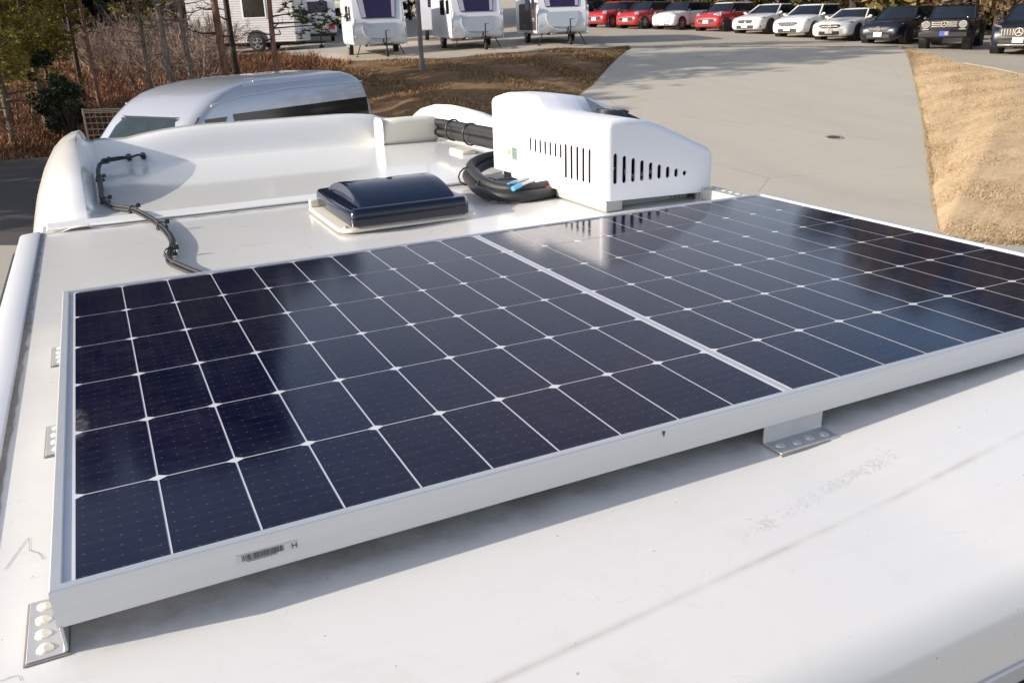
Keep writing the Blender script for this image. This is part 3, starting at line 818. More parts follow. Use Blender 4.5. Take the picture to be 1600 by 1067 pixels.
wall(outer, holes, lambda a, b_, dd: (AX0 + dd, a, YZ + b_), .002)
xf = sorted(set([p[0] for p in base if abs(p[1]-AY0) < 1e-5]))
outer = [(x, zbot(x, AY0)) for x in (xf[0], xf[-1])] + [(x, actop(x, AY0) - RB) for x in reversed(xf)]
holes = []
for k in range(9):
    cxx = .5705 + (.812-.5705)*k/8
    zt_ = pl([(0, .100), (4, .064), (7, .038), (8, .029)], k); zb_ = pl([(0, .014), (5, .014), (7, .013), (8, .014)], k)
    holes.append(slot(cxx, zb_, max(zt_, zb_ + .0145), .0135))
wall(outer, holes, lambda a, b_, dd: (a, AY0 + dd, YZ + b_), .005)
cover = cov.build("cover", M['ac_white'], ac, smooth=50)
core = MB(AO); core.box((.60, 1.13, YZ+.03), (.05, .60, .13)); core.box((.72, 1.16, YZ-.010), (.34, .68, .03)); core.box((.70, .93, YZ+.035), (.16, .10, .08)); core.cyl((.82, .95, YZ-.03), (.82, .95, YZ+.06), .04)
core.build("condenser", M['dark_void'], ac, bev=.004)
pipe = MB(AO); pipe.tube([(.565, .83, YZ-.03), (.565, .83, YZ+.05), (.60, .84, YZ+.055), (.66, .84, YZ+.02), (.74, .85, YZ+.03)], .008, 8); pipe.box((.60, .835, YZ-.012), (.05, .012, .02)); pipe.box((.69, .835, YZ+.0), (.05, .012, .03))
pipe.build("pipework", M['alu_dull'], ac, smooth=50)
fan = MB(AO)
fc = Vector((.742, 1.03, YZ + .154))
fan.loft([[fc + Vector((r*math.cos(2*PI*k/32), r*.72*math.sin(2*PI*k/32), z - .33*(r*math.cos(2*PI*k/32)))) for k in range(32)] for r, z in ((.088, .004), (.088, .014), (.080, .016), (.078, .008), (.02, .010))], True, False, True)
fan.build("fan_recess", M['black_plastic'], ac, smooth=40)
fg = MB(AO)
for rr_ in (.032, .050, .068, .084):
    fg.tube([fc + Vector((rr_*math.cos(2*PI*k/28), rr_*.72*math.sin(2*PI*k/28), .030 - 1.9*rr_*rr_ - .33*rr_*math.cos(2*PI*k/28))) for k in range(29)], .0022, 5, False)
for k in range(10):
    a = 2*PI*k/10
    fg.tube([fc + Vector((r*math.cos(a), r*.72*math.sin(a), .030 - 1.9*r*r - .33*r*math.cos(a))) for r in (.012, .03, .05, .07, .087)], .002, 5, False)
fg.ell(fc + Vector((0, 0, .030)), (.024, .018, .008))
fg.build("fan_guard", M['black_plastic'], ac, smooth=50)
bs_ = MB(AO)
bs_.box((.550, 1.03, YZ-.0475), (.012, .44, .034)); bs_.box((.572, .806, YZ-.048), (.055, .010, .033))
bs_.box((.888, .806, YZ-.050), (.045, .010, .028)); bs_.box((.895, 1.15, YZ-.050), (.010, .68, .028)); bs_.box((.72, 1.50, YZ-.05), (.34, .012, .03)); bs_.box((.72, .845, YZ-.050), (.28, .008, .026))
for x in (.80, .815, .83): bs_.box((x, .838, YZ-.048), (.006, .01, .022))
bs_.build("mounting_frame", M['ac_base'], ac, bev=.0015)
lb = MB(AO); lb.add([(AX0-.0005, 1.385, YZ+.060), (AX0-.0005, 1.342, YZ+.058), (AX0-.0005, 1.342, YZ+.016), (AX0-.0005, 1.385, YZ+.018)], [(0, 1, 2, 3)]); rl_ = lb.build("rating_label", M['label'], ac)
lb = MB(AO)
for k in range(6): lb.box((AX0-.0009, 1.364 + (.004 if k % 2 else 0), YZ+.053 - .006*k), (.0004, .030 - .008*(k % 3), .0018))
lb.build("label_print", M['ink'], rl_)
lb = MB(AO); lb.add([(AX0-.0005, 1.415, YZ+.033), (AX0-.0005, 1.393, YZ+.032), (AX0-.0005, 1.404, YZ+.054)], [(0, 1, 2)]); wl = lb.build("warning_triangle", M['yellow'], ac)
lb = MB(AO); lb.box((AX0-.0011, 1.404, YZ+.0425), (.0004, .0022, .008)); lb.box((AX0-.0011, 1.404, YZ+.0355), (.0004, .0022, .002)); lb.build("exclamation_mark", M['ink'], wl)
for y, z in ((1.44, -.02), (.97, -.012)):
    s_ = MB(AO); s_.ell((AX0-.001, y, YZ+z), (.004, .007, .007)); s_.build("screw", M['alu_dull'], ac, 60)
sr = MB(); 
rl = thing("slotted_rail", "grey perforated steel rail lying on the roof by the air conditioner's right foot", "rail", (.905, .70, ROOF))
sr.box((0, 0, .017), (.05, .22, .034)); sro = sr.build("rail_body", M['ac_base'], rl, bev=.002)
sh = MB()
for k in range(7): sh.box((.004, -.095 + .031*k, .0346), (.010, .016, .0016))
sh.build("slot_insert", M['cream'], rl, bev=.001)

# black hoses curling out under the air conditioner
hs = thing("hose_loop", "thick black coiled drain hoses on the roof by the air conditioner", "hose", (.42, 1.3, ROOF))
HOO = (.42, 1.3, ROOF)
def smooth_path(pts, n=8):
    pts = [Vector(p) for p in pts]; out = []
    for i in range(len(pts)-1):
        p0, p1, p2, p3 = pts[max(0, i-1)], pts[i], pts[i+1], pts[min(len(pts)-1, i+2)]
        for k in range(n):
            t = k/n
            out.append(.5*((2*p1) + (p2-p0)*t + (2*p0-5*p1+4*p2-p3)*t*t + (3*p1-p0-3*p2+p3)*t**3))
    return out + [pts[-1]]
lp = [(.66, 1.60, .035), (.585, 1.655, .032), (.50, 1.62, .028), (.425, 1.53, .022), (.375, 1.38, .022), (.340, 1.24, .020), (.352, 1.13, .018), (.405, 1.075, .018), (.48, 1.07, .018), (.58, 1.10, .018)]
for dx, dy, dz, r in ((0, 0, 0, .0175), (.022, .02, .024, .0165), (.037, .012, .000, .0165)):
    b = MB(HOO); b.tube(smooth_path([(x+dx*(1 if y > 1.12 else .4), y+dy*(1 if y > 1.3 else .3)+ (dx*1.0 if y < 1.2 else 0), ROOF + z + dz*(1 if y > 1.2 else .75)) for x, y, z in lp]), r, 12)
    b.build("hose", M['rubber'], hs, smooth=60)
for p in ((.36, 1.24), (.40, 1.48)):
    b = MB(HOO); b.tube([(p[0] + .012 + .042*math.cos(R(a)), p[1], ROOF + .024 + .032*math.sin(R(a))) for a in range(0, 361, 30)], .003, 6, False)
    b.build("cable_tie", M['black_plastic'], hs, smooth=60)
for i, (x, y) in enumerate(((.392, 1.125), (.385, 1.075))):
    b = MB(HOO); b.cyl((x+.03, y+.012, ROOF+.050), (x-.005, y-.004, ROOF+.045), .0078, .0078, 14); cap = b.build("pipe_cap", M['blue_cap'], hs, 40)
    b = MB(HOO); b.cyl((x+.085, y+.03, ROOF+.056), (x+.028, y+.0115, ROOF+.0498), .006, n=10); b.build("pipe_end", M['alu_dull'], cap, 40)
b = MB(HOO); b.tube([(.50, 1.09, ROOF+.03), (.53, 1.08, ROOF+.034), (.56, 1.09, ROOF+.03)], .008, 8); b.build("red_fitting", M['red'], hs, 50)

# cream cover over the pipes' entry, and the pipes
cb_ = thing("cable_entry_cover", "cream plastic pipe entry cover on the ridge of the motorhome roof", "pipe cover", (.58, 2.62, ROOF))
CBO = (.58, 2.62, ROOF)
b = MB(CBO); rings = []
for x, s_ in ((.455, .74), (.462, .86), (.475, .93), (.50, .985), (.55, 1.0), (.66, 1.0), (.70, .985), (.716, .94), (.722, .90)):
    rg = []
    for y, z in rrect(2.625, .066, .060*s_, .060*s_, .028*s_): rg.append((x + (.012 if x < .5 else 0)*(z-.06)/.06, y, ROOF + z*(.97)))
    rings.append(rg)
b.loft(rings, True, True, True); b.build("cover_body", M['cream'], cb_, smooth=60)
b = MB(CBO); b.loft([[(x, y, ROOF + z) for y, z in rrect(2.628, .064, .066, .064, .034)] for x in (.450, .456)], True, True, True)
b.build("end_flange", M['cream'], cb_, bev=.002)
for z in (.035, .105):
    b = MB(CBO); b.ell((.447, 2.575, ROOF+z), (.003, .005, .005)); b.build("screw", M['alu_dull'], cb_, 60)
b = MB(CBO); b.box((.655, 2.12, ROOF+.017), (.07, .14, .020)); b.build("cable_plate", M['cream'], cb_, bev=.008)
ph = thing("pipe_bundle", "black lagged pipes running from the cream cover to the air conditioner's back", "pipes", (.74, 2.2, ROOF))
PO = (.74, 2.2, ROOF)
for k, (y, z, r) in enumerate(((2.60, .094, .024), (2.57, .050, .022), (2.635, .040, .022), (2.64, .078, .020))):
    o_ = (z - .06)*.5
    b = MB(PO); b.tube(smooth_path([(.715, y, ROOF+z), (.735, y-.10, ROOF+z), (.742 - o_*.3, y-.26, ROOF+z+.002), (.738, y-.46, ROOF+z+.006), (.732, y-.66, ROOF+z+.010), (.72, y-.84, ROOF+z+.010), (.70, 1.54, ROOF+z)]), r*.74, 12)
    b.build("pipe", M['rubber'], ph, smooth=60)
for x, y in ((.740, 2.42), (.740, 2.22)):
    b = MB(PO); b.tube([(x +   .040*math.cos(R(a)), y, ROOF + .070 + .047*math.sin(R(a))) for a in range(0, 361, 24)], .004, 6, False)
    b.build("cable_tie", M['black_plastic'], ph, smooth=60)

# twin cables from the grommets to the panel
cbz = thing("solar_cable", "pair of black cables clipped to the roof from two grommets to the solar panel", "cable", (-.66, 1.6, ROOF))
KO = (-.66, 1.6, ROOF)
path = [(-.566, 2.680, .040), (-.585, 2.648, .052), (-.619, 2.640, .046), (-.672, 2.630, .042), (-.722, 2.600, .040), (-.744, 2.53, .034), (-.752, 2.40, .030), (-.752, 2.20, .028), (-.752, 2.0, .026), (-.755, 1.84, .024), (-.748, 1.745, .022), (-.722, 1.625, .020), (-.676, 1.535, .022), (-.640, 1.415, .016), (-.617, 1.285, .012), (-.606, 1.13, .010), (-.612, 1.03, .010), (-.625, .955, .010), (-.632, .87, .010), (-.615, .80, .010), (-.590, .72, .010), (-.555, .60, .012)]
path2 = [(-.622, 2.680, .040), (-.636, 2.645, .048), (-.672, 2.636, .050), (-.720, 2.608, .046)] + [(x + .009, y - .003, z + .004) for x, y, z in path[5:]]
path3 = [(x + .004, y + .0, z + .009) for x, y, z in path[4:-1]] + [(-.545, .60, .02)]
for p_ in (path, path2, path3):
    b = MB(KO); b.tube(smooth_path([(x, y, ROOF + z) for x, y, z in p_]), .0042, 8); b.build("cable", M['rubber'], cbz, smooth=60)
for x, y in ((-.566, 2.688), (-.622, 2.688)):
    b = MB(KO)
    b.cyl((x, y+.01, ROOF+.043), (x, y-.022, ROOF+.038), .013, .010, 14); b.cyl((x, y-.022, ROOF+.038), (x, y-.034, ROOF+.037), .007, n=10); b.build("grommet", M['black_plastic'], cbz, smooth=40)
for i in (4, 7, 10, 12, 14, 17):
    x, y, z = path[i]; b = MB(KO)
    b.box((x + .006, y, ROOF + z - .002), (.030, .014, .008), rz=.4); b.tube([(x + .006 + .013*math.cos(R(a)), y, ROOF + z + .005 + .010*math.sin(R(a))) for a in range(0, 361, 30)], .002, 6, False)
    b.box((x + .022, y + .004, ROOF + z + .014), (.012, .005, .012), rz=.3); b.build("cable_clip", M['black_plastic'], cbz, bev=.001)

# ------------------------------------------------------------------ vehicles
WH = {}
def wheel(parent, x, y, r, side, rim=None, w=.21):
    """tyre with the rim as its sub-part; side +1 = left"""
    key = (round(r, 3), rim.name if rim else '', w)
    rim = rim or M['rim']
    if key not in WH:
        b = MB(); prof = [(-w/2, r*.62), (-w/2, r*.90), (-w*.36, r*.985), (-w*.15, r), (w*.15, r), (w*.36, r*.985), (w/2, r*.90), (w/2, r*.62)]
        b.loft([[(q*math.cos(2*PI*k/28), yy, q*math.sin(2*PI*k/28)) for k in range(28)] for yy, q in prof], True, True, True)
        ty = b.build("wheel", M['tyre'], parent, smooth=40)
        b = MB(); rr_ = r*.64
        b.loft([[(q*math.cos(2*PI*k/28), yy, q*math.sin(2*PI*k/28)) for k in range(28)] for yy, q in ((w/2-.03, rr_), (w/2+.004, rr_), (w/2+.004, rr_*.9), (w/2-.02, rr_*.86))], True)
        for k in range(5):
            a = 2*PI*k/5 + .3
            b.prism([(rr_*.9*math.cos(a-.13), w/2-.015, rr_*.9*math.sin(a-.13)), (rr_*.9*math.cos(a+.13), w/2-.015, rr_*.9*math.sin(a+.13)), (.05*math.cos(a+1), w/2-.005, .05*math.sin(a+1)), (.05*math.cos(a-1), w/2-.005, .05*math.sin(a-1))], (0, .016, 0))
        b.cyl((0, w/2-.03, 0), (0, w/2+.006, 0), .055, n=14)
        ri = b.build("rim", rim, ty, smooth=30)
        WH[key] = (ty, ri)
        o, o2 = ty, ri
    else:
        o = WH[key][0].copy(); COL.objects.link(o); o.parent = parent
        o2 = WH[key][1].copy(); COL.objects.link(o2); o2.parent = o
    o.location = (x, y, r); o.rotation_euler = (0, 0, 0 if side > 0 else PI)
    return o

def emblem(parent, x, z, r, kind='star'):
    b = MB()
    b.tube([(x, r*math.cos(2*PI*k/20), z + r*math.sin(2*PI*k/20)) for k in range(21)], r*.16, 6, False)
    for k in range(3):
        a = PI/2 + 2*PI*k/3
        b.prism([(x-.006, r*.18*math.cos(a+PI/2), z + r*.18*math.sin(a+PI/2)), (x-.006, r*math.cos(a), z + r*math.sin(a)), (x-.006, r*.18*math.cos(a-PI/2), z + r*.18*math.sin(a-PI/2))], (.014, 0, 0))
    return b.build("emblem", M['chrome'], parent, smooth=40)

STY = {
 # body stations: x/L, z low, z top, half width factor
 'mini': dict(L=3.85, W=1.73, H=1.42, r=.315, wb=.335,
   st=[(-.5, .34, .72, .78), (-.485, .26, .86, .90), (-.44, .22, .95, .97), (-.3, .20, .98, 1), (-.1, .20, .97, 1), (.1, .20, .96, 1), (.2, .20, .955, 1), (.27, .20, .93, .995), (.36, .20, .885, .98), (.43, .21, .83, .94), (.47, .22, .76, .88), (.492, .25, .66, .80), (.5, .30, .56, .70)],
   gh=dict(zb=.93, xf=.245, xft=.115, xr=-.47, xrt=-.425, wb=.90, wt=.70, rf=.06)),
 'coupe': dict(L=4.6, W=1.84, H=1.38, r=.335, wb=.31,
   st=[(-.5, .40, .80, .78), (-.48, .28, .93, .90), (-.42, .22, .98, .97), (-.3, .19, .97, 1), (0, .19, .93, 1), (.14, .19, .93, 1), (.2, .19, .92, .99), (.32, .19, .86, .98), (.42, .20, .78, .94), (.465, .20, .72, .88), (.49, .22, .64, .80), (.5, .26, .52, .70)],
   gh=dict(zb=.90, xf=.20, xft=.045, xr=-.42, xrt=-.23, wb=.90, wt=.66, rf=.07)),
 'hatch': dict(L=4.42, W=1.80, H=1.42, r=.325, wb=.31,
   st=[(-.5, .40, .78, .80), (-.485, .28, .93, .92), (-.42, .22, 1.0, .98), (-.3, .19, 1.0, 1), (0, .19, .95, 1), (.16, .19, .95, 1), (.23, .19, .94, .99), (.33, .19, .88, .98), (.43, .20, .79, .94), (.472, .20, .72, .88), (.492, .22, .63, .80), (.5, .26, .52, .70)],
   gh=dict(zb=.92, xf=.225, xft=.08, xr=-.47, xrt=-.36, wb=.90, wt=.68, rf=.06)),
 'roadster': dict(L=4.15, W=1.82, H=1.30, r=.325, wb=.30,
   st=[(-.5, .38, .76, .80), (-.485, .26, .90, .92), (-.42, .21, .95, .98), (-.3, .18, .94, 1), (0, .18, .91, 1), (.1, .18, .91, 1), (.2, .18, .89, .99), (.33, .18, .83, .98), (.43, .19, .75, .94), (.472, .19, .70, .90), (.492, .20, .62, .84), (.5, .24, .50, .76)],
   gh=dict(zb=.88, xf=.155, xft=.0, xr=-.33, xrt=-.20, wb=.90, wt=.67, rf=.07)),
 'suv': dict(L=4.75, W=1.92, H=1.66, r=.37, wb=.31,
   st=[(-.5, .50, .95, .82), (-.485, .36, 1.12, .93), (-.42, .28, 1.18, .98), (-.2, .25, 1.16, 1), (.1, .25, 1.12, 1), (.2, .25, 1.11, 1), (.26, .25, 1.09, .99), (.36, .25, 1.03, .98), (.44, .26, .96, .95), (.475, .27, .88, .90), (.492, .30, .78, .84), (.5, .34, .62, .76)],
   gh=dict(zb=1.08, xf=.245, xft=.11, xr=-.47, xrt=-.43, wb=.90, wt=.72, rf=.06)),
 'offroad': dict(L=4.1, W=1.80, H=1.62, r=.40, wb=.305,
   st=[(-.5, .50, 1.02, .93), (-.49, .46, 1.10, .97), (-.3, .42, 1.12, .98), (0, .42, 1.12, .98), (.2, .42, 1.12, .98), (.30, .42, 1.12, .98), (.42, .42, 1.11, .97), (.485, .43, 1.09, .96), (.497, .44, 1.06, .94), (.5, .46, 1.0, .92)],
   gh=dict(zb=1.09, xf=.17, xft=.10, xr=-.485, xrt=-.46, wb=.90, wt=.80, rf=.035)),
}
def car(name, label, cat, style, body, u, d, roofm=None, a=47, scale=1.0, grille='star', front=True, rim=None, group="cars parked in a diagonal row at the top of the ramp", plate='plate', pillars=True, bonnet_stripe=False):
    s_ = STY[style]; L, W, H, r = s_['L'], s_['W'], s_['H'], s_['r']; hw = W/2
    ang = R(a); hu, hd = -math.sin(ang), -math.cos(ang)
    cu, cd = u - hu*L*scale*.47, d - hd*L*scale*.47
    root = thing(name, label, cat, S(cu, cd, lot(u, d)), site_angle(hu, hd), group)
    root.scale = (scale,)*3
    b = MB(); rows = []
    for x, zb, zt, w in s_['st']:
        h_ = hw*w; q = zt - zb
        half = [(0, zb), (h_*.80, zb), (h_*.95, zb + .06), (h_*.985, zb + .28*q), (h_, zb + .50*q), (h_*.985, zt - .20*q), (h_*.955, zt - .09*q), (h_*.88, zt - .015), (h_*.70, zt + .012), (h_*.35, zt + .028), (0, zt + .034)]
        rows.append([(x*L, y, z) for y, z in half] + [(x*L, -y, z) for y, z in reversed(half[1:-1])])
    b.loft(rows, True, True, True)
    bo = b.build("body", body, root, smooth=50)
    # arches and sills
    for x in (-s_['wb']*L, s_['wb']*L*.985):
        for sd in (1, -1):
            b = MB(); b.loft([[(x + q*math.cos(2*PI*k/24), sd*yy, r + q*math.sin(2*PI*k/24)) for k in range(24)] for yy, q in ((hw-.28, r+.055), (hw+.004, r+.055), (hw+.004, r+.012))], True, True, True)
            b.build("wheel_arch", M['black_plastic'], root, smooth=40)
    for x in (-s_['wb']*L, s_['wb']*L*.985):
        for sd in (1, -1): wheel(root, x, sd*(hw-.10), r, sd, rim)
    # greenhouse
    g_ = s_['gh']; zb, zt = g_['zb'], H - .055
    def gring(f, ins=0.0, z=None):
        xf = (g_['xf'] + (g_['xft']-g_['xf'])*f)*L - ins; xr = (g_['xr'] + (g_['xrt']-g_['xr'])*f)*L + ins
        w = hw*(g_['wb'] + (g_['wt']-g_['wb'])*f) - ins
        zz = zb + (zt-zb)*f if z is None else z
        pts = []
        for k in range(9): y = -w + 2*w*k/8; pts.append((xf - .13*abs(y/w)**3, y, zz))
        for k in range(1, 7): pts.append((xf-.13 + (xr+.06-xf+.13)*k/7, w*(1 - .04*(k/7)), zz))
        for k in range(9): y = w*.96 - 2*w*.96*k/8; pts.append((xr + .06*abs(y/w)**3, y, zz))
        for k in range(1, 7): pts.append((xr+.06 + (xf-.13-xr-.06)*k/7, -w*(.96 + .04*(k/7)), zz))
        return pts
    b = MB(); b.loft([gring(-.15), gring(0), gring(.35), gring(.7), gring(1.0)], True, False, False)
    b.build("window_glass", M['glass'], root, smooth=40)
    b = MB(); b.loft([gring(.97, -.006), gring(1.0, -.004), gring(1.02, .03, zt+.022), gring(1.04, .10, zt+.042), gring(1.06, .22, zt+.052), gring(1.07, .45, zt+.055)], True, False, True)
    b.build("roof", roofm or body, root, smooth=50)
    if pillars:
        ra, rb_ = gring(0), gring(1.0)
        for i in (0, 8, 16, 22):
            b = MB(); b.tube([ra[i], [(p+q)/2 for p, q in zip(ra[i], rb_[i])], rb_[i]], .038 if i < 10 else .055, 6)
            b.build("pillar", M["black_plastic"] if style == "mini" else body, root, smooth=60)
    for sd in (1, -1):
        b = MB(); b.ell((g_['xf']*L - .20, sd*(hw + .075), zb + .07), (.06, .085, .055)); b.box((g_['xf']*L - .19, sd*(hw - .02), zb + .03), (.05, .14, .03))
        b.build("mirror", body if style not in ('mini',) else M['black_plastic'], root, smooth=60)
    xF = L*.5
    pm = M[plate]
    def pbox(name, c, size, mat, bev=.01, rz=0.0, par=root):
        q = MB(); q.box(c, size, rz); return q.build(name, mat, par, bev=bev)
    if style == 'mini':
        for sd in (1, -1):
            q = MB(); rings = []
            c = Vector((xF - .30, sd*.60*hw/.865, .74))
            fwd = Vector((.92, sd*.22, .30)).normalized(); e1 = Vector((-fwd.y, fwd.x, 0)).normalized(); e2 = fwd.cross(e1)
            for rr_, dd in ((.145, -.10), (.145, .02), (.13, .04), (.08, .055), (.01, .06)):
                rings.append([c + fwd*(dd+.10) + (e1*math.cos(2*PI*k/20) + e2*math.sin(2*PI*k/20))*rr_ for k in range(20)])
            q.loft(rings, True, True, True); hl = q.build("headlight", M['lamp'], root, smooth=50)
            q = MB(); q.tube([c + fwd*.12 + (e1*math.cos(2*PI*k/20) + e2*math.sin(2*PI*k/20))*.14 for k in range(21)], .014, 6, False); q.build("bezel", M['chrome'], hl, smooth=50)
            q = MB(); q.ell((xF - .10, sd*.56*hw/.865, .34), (.05, .05, .05)); q.build("fog_lamp", M['lamp'], root, smooth=60)
        q = MB(); q.prism([(xF-.02, y, z) for y, z in ((-.46, .60), (.46, .60), (.50, .52), (.42, .42), (-.42, .42), (-.50, .52))], (.035, 0, 0)); gr = q.build("grille", M['black_plastic'] if grille != 'white' else M['plate'], root, bev=.01)
        q = MB(); q.tube([(xF+.012, y, z) for y, z in ((-.46, .605), (.46, .605), (.51, .52), (.42, .415), (-.42, .415), (-.51, .52), (-.46, .605))], .016, 6, False); q.build("grille_surround", M['chrome'] if grille != 'white' else M['black_plastic'], gr, smooth=50)
        pbox("intake", (xF-.03, 0, .30), (.05, .95, .075), M['black_plastic'])
        if plate: pbox("number_plate", (xF+.03, .0, .48 if grille != 'white' else .34), (.012, .33, .165), pm, .004)
        if bonnet_stripe:
            q = MB(); q.loft([[(x*L, .34, zt_ + .034), (x*L, .50, zt_ + .024)] for x, zt_ in ((.27, .935), (.36, .89), (.43, .835), (.468, .768))], False); q.build("bonnet_stripe", M['p_white'], root, fixn=True)
    elif style == 'offroad':
        pbox("bumper", (xF+.06, 0, .56), (.20, 1.72, .22), M['black_plastic'], .04)
        for k in range(3):
            for sd in (1, -1): pbox("grille_bar", (xF+.02, sd*.26, .855 + .07*k), (.03, .36, .032), M['chrome'], .006)
        emblem(root, xF+.04, .925, .10)
        for sd in (1, -1):
            q = MB(); q.cyl((xF-.03, sd*.64, .92), (xF+.035, sd*.64, .92), .125, .115, 22); hl = q.build("headlight", M['lamp'], root, smooth=40)
            q = MB(); q.tube([(xF+.02, sd*.64 + .125*math.cos(2*PI*k/22), .92 + .125*math.sin(2*PI*k/22)) for k in range(23)], .014, 6, False); q.build("bezel", M['chrome'], hl, smooth=50)
            pbox("running_light", (xF+.02, sd*.64, .745), (.03, .24, .03), M['chrome'], .005)
            q = MB(); q.ell((xF-.25, sd*.74, 1.145), (.11, .05, .04)); q.build("indicator", M['lamp'], root, smooth=60)
            pbox("fender_flare", (s_['wb']*L*.985, sd*(hw+.03), r*2+.06), (.98, .12, .07), M['black_plastic'], .03)
            pbox("fender_flare", (-s_['wb']*L, sd*(hw+.03), r*2+.06), (.98, .12, .07), M['black_plastic'], .03)
        pbox("number_plate", (xF+.17, .06, .60), (.014, .34, .18), pm, .004)
        pbox("plate_patch", (xF+.178, .13, .60), (.006, .10, .11), M['yellow'], .003)
        pbox("roof_rack", (-.5, 0, H+.05), (1.6, 1.2, .04), M['black_plastic'], .015)
        q = MB(); q.cyl((-1.9, .0, 1.35), (-2.25, 0, 1.35), .0, .0, 4)
    else:
        wide = .46 if style != 'suv' else .60
        z0, z1 = (.50, .66) if style != 'suv' else (.62, .88)
        if grille == 'kidney':
            for sd in (1, -1):
                q = MB(); q.prism([(xF-.03, sd*y, z) for y, z in ((.03, .655), (.36, .645), (.41, .58), (.34, .50), (.05, .49), (.02, .57))], (.05, 0, 0)); q.build("grille", M['grille'], root, bev=.012)
            pbox("intake", (xF-.015, 0, .33), (.06, .92, .15), M['black_plastic'])
        else:
            q = MB(); q.prism([(xF-.035, y, z) for y, z in ((-wide, z1-.02), (-wide*.8, z1), (wide*.8, z1), (wide, z1-.02), (wide*1.02, (z0+z1)/2), (wide*.72, z0), (-wide*.72, z0), (-wide*1.02, (z0+z1)/2))], (.05, 0, 0)); gr = q.build("grille", M['grille'], root, bev=.012)
            if style == 'suv':
                for k in range(13):
                    y = -.52 + 1.04*k/12
                    if abs(y) > .12: pbox("grille_bar", (xF+.02, y, .75), (.012, .024, .20), M['chrome'], .004, par=gr)
            else: pbox("grille_bar", (xF+.02, 0, (z0+z1)/2), (.012, wide*1.6, .03), M['chrome'], .005, par=gr)
            emblem(root, xF+.035, (z0+z1)/2, .085 if style != 'suv' else .12)
            pbox("intake", (xF-.025, 0, z0-.19), (.06, wide*2.0, .15), M['black_plastic'])
        if plate: pbox("number_plate", (xF+.035, 0, z0-.12), (.012, .33, .165), pm, .004)
        for sd in (1, -1):
            zh = z1 + .01 if style != 'suv' else .90
            q = MB()
            pr = [(xF-.16, .50, zh-.08), (xF-.20, .62, zh-.06), (xF-.36, .80, zh+.04), (xF-.46, .845, zh+.10), (xF-.40, .77, zh+.085), (xF-.20, .56, zh+.03)]
            q.prism([(x, sd*y*hw/.90, z) for x, y, z in pr], (.075, 0, .02)); q.build("headlight", M['lamp_dark'], root, bev=.015)
            q = MB(); q.prism([(xF-.12, sd*.56*hw/.9, .40), (xF-.20, sd*.76*hw/.9, .44), (xF-.22, sd*.78*hw/.9, .30), (xF-.13, sd*.60*hw/.9, .27)], (.09, 0, 0)); q.build("side_intake", M['black_plastic'], root, bev=.01)
        if style == 'suv': pbox("skid_trim", (xF-.02, 0, .345), (.10, 1.2, .035), M['chrome'], .012)
    # doors: shut lines are thin dark strips, one handle per door
    zmid = (s_['st'][5][1] + s_['st'][5][2])/2
    for sd in (1, -1):
        pbox("door_handle", (-.12*L, sd*(hw+.008), zb-.14), (.20, .03, .03), body, .008)
        q = MB()
        for x in (.155*L, -.165*L): q.box((x, sd*(hw*.985), zmid+.05), (.010, hw*.05, .50))
        q.box((-.0*L, sd*hw*.985, s_['st'][5][1]+.10), (.32*L, hw*.05, .012)); q.build("door_gap", M['dark_void'], root)
        q = MB(); q.box((-L*.478, sd*hw*.72, zb-.12), (.10, .22, .13)); q.build("tail_light", M['taillamp'], root, bev=.02)
    return root

car("hatchback_car", "red small car at the far end of the row, beside the brown panelled caravan", "car", 'mini', M['p_red'], 5.43, 52.2, None)
car("hatchback_car", "red small car with a bright alloy wheel, left of the white small car", "car", 'mini', M['p_red'], 6.99, 50.28, M['p_black'])
car("hatchback_car", "white small car with a dark roof and pale blank grille, between two red cars", "car", 'mini', M['p_white'], 8.77, 48.78, M['p_black'], grille='white')
car("hatchback_car", "red small car with a white roof and white bonnet stripe", "car", 'mini', M['p_red'], 10.66, 46.64, M['p_white'], rim=M['rim_dark'], bonnet_stripe=True)
car("coupe_car", "white coupe with a twin oval grille, beside the red car with a white roof", "car", 'coupe', M['p_white'], 11.96, 43.88, None, grille='kidney', rim=M['rim_dark'])
car("hatchback_car", "white hatchback with a star badge, in the middle of three white cars", "car", 'hatch', M['p_white'], 13.02, 40.66, None, rim=M['rim_dark'])
car("roadster_car", "low white roadster with a wide chrome grille beside the dark hatchback", "car", 'roadster', M['p_white'], 13.99, 38.08, None, rim=M['rim_dark'])
car("hatchback_car", "dark navy hatchback between the low white roadster and the black off-roader", "car", 'hatch', M['p_navy'], 15.04, 35.58, None, rim=M['rim_dark'])
car("offroad_car", "boxy black off-roader with round headlamps and a blue plate", "off-roader", 'offroad', M['p_black'], 16.0, 32.3, None, a=36, scale=.95, plate='plate_blue', rim=M['rim_dark'])
car("suv_car", "dark SUV with an upright chrome slatted grille, cut off by the right edge", "car", 'suv', M['p_navy'], 17.1, 29.4, None, a=44)
car("estate_car", "dark grey car parked behind the red cars, only its roof showing", "car", 'suv', M['p_black'], 7.2, 57.5, None, a=47, group="cars half hidden behind the row")
car("estate_car", "black car peeping out between the caravan and the first red car", "car", 'hatch', M['p_black'], 4.2, 57.0, None, a=47, group="cars half hidden behind the row")
car("saloon_car", "silver car parked behind the tree trunks on the left", "car", 'hatch', M['p_silver'], -22.8, 50.0, None, a=-65, group=None)

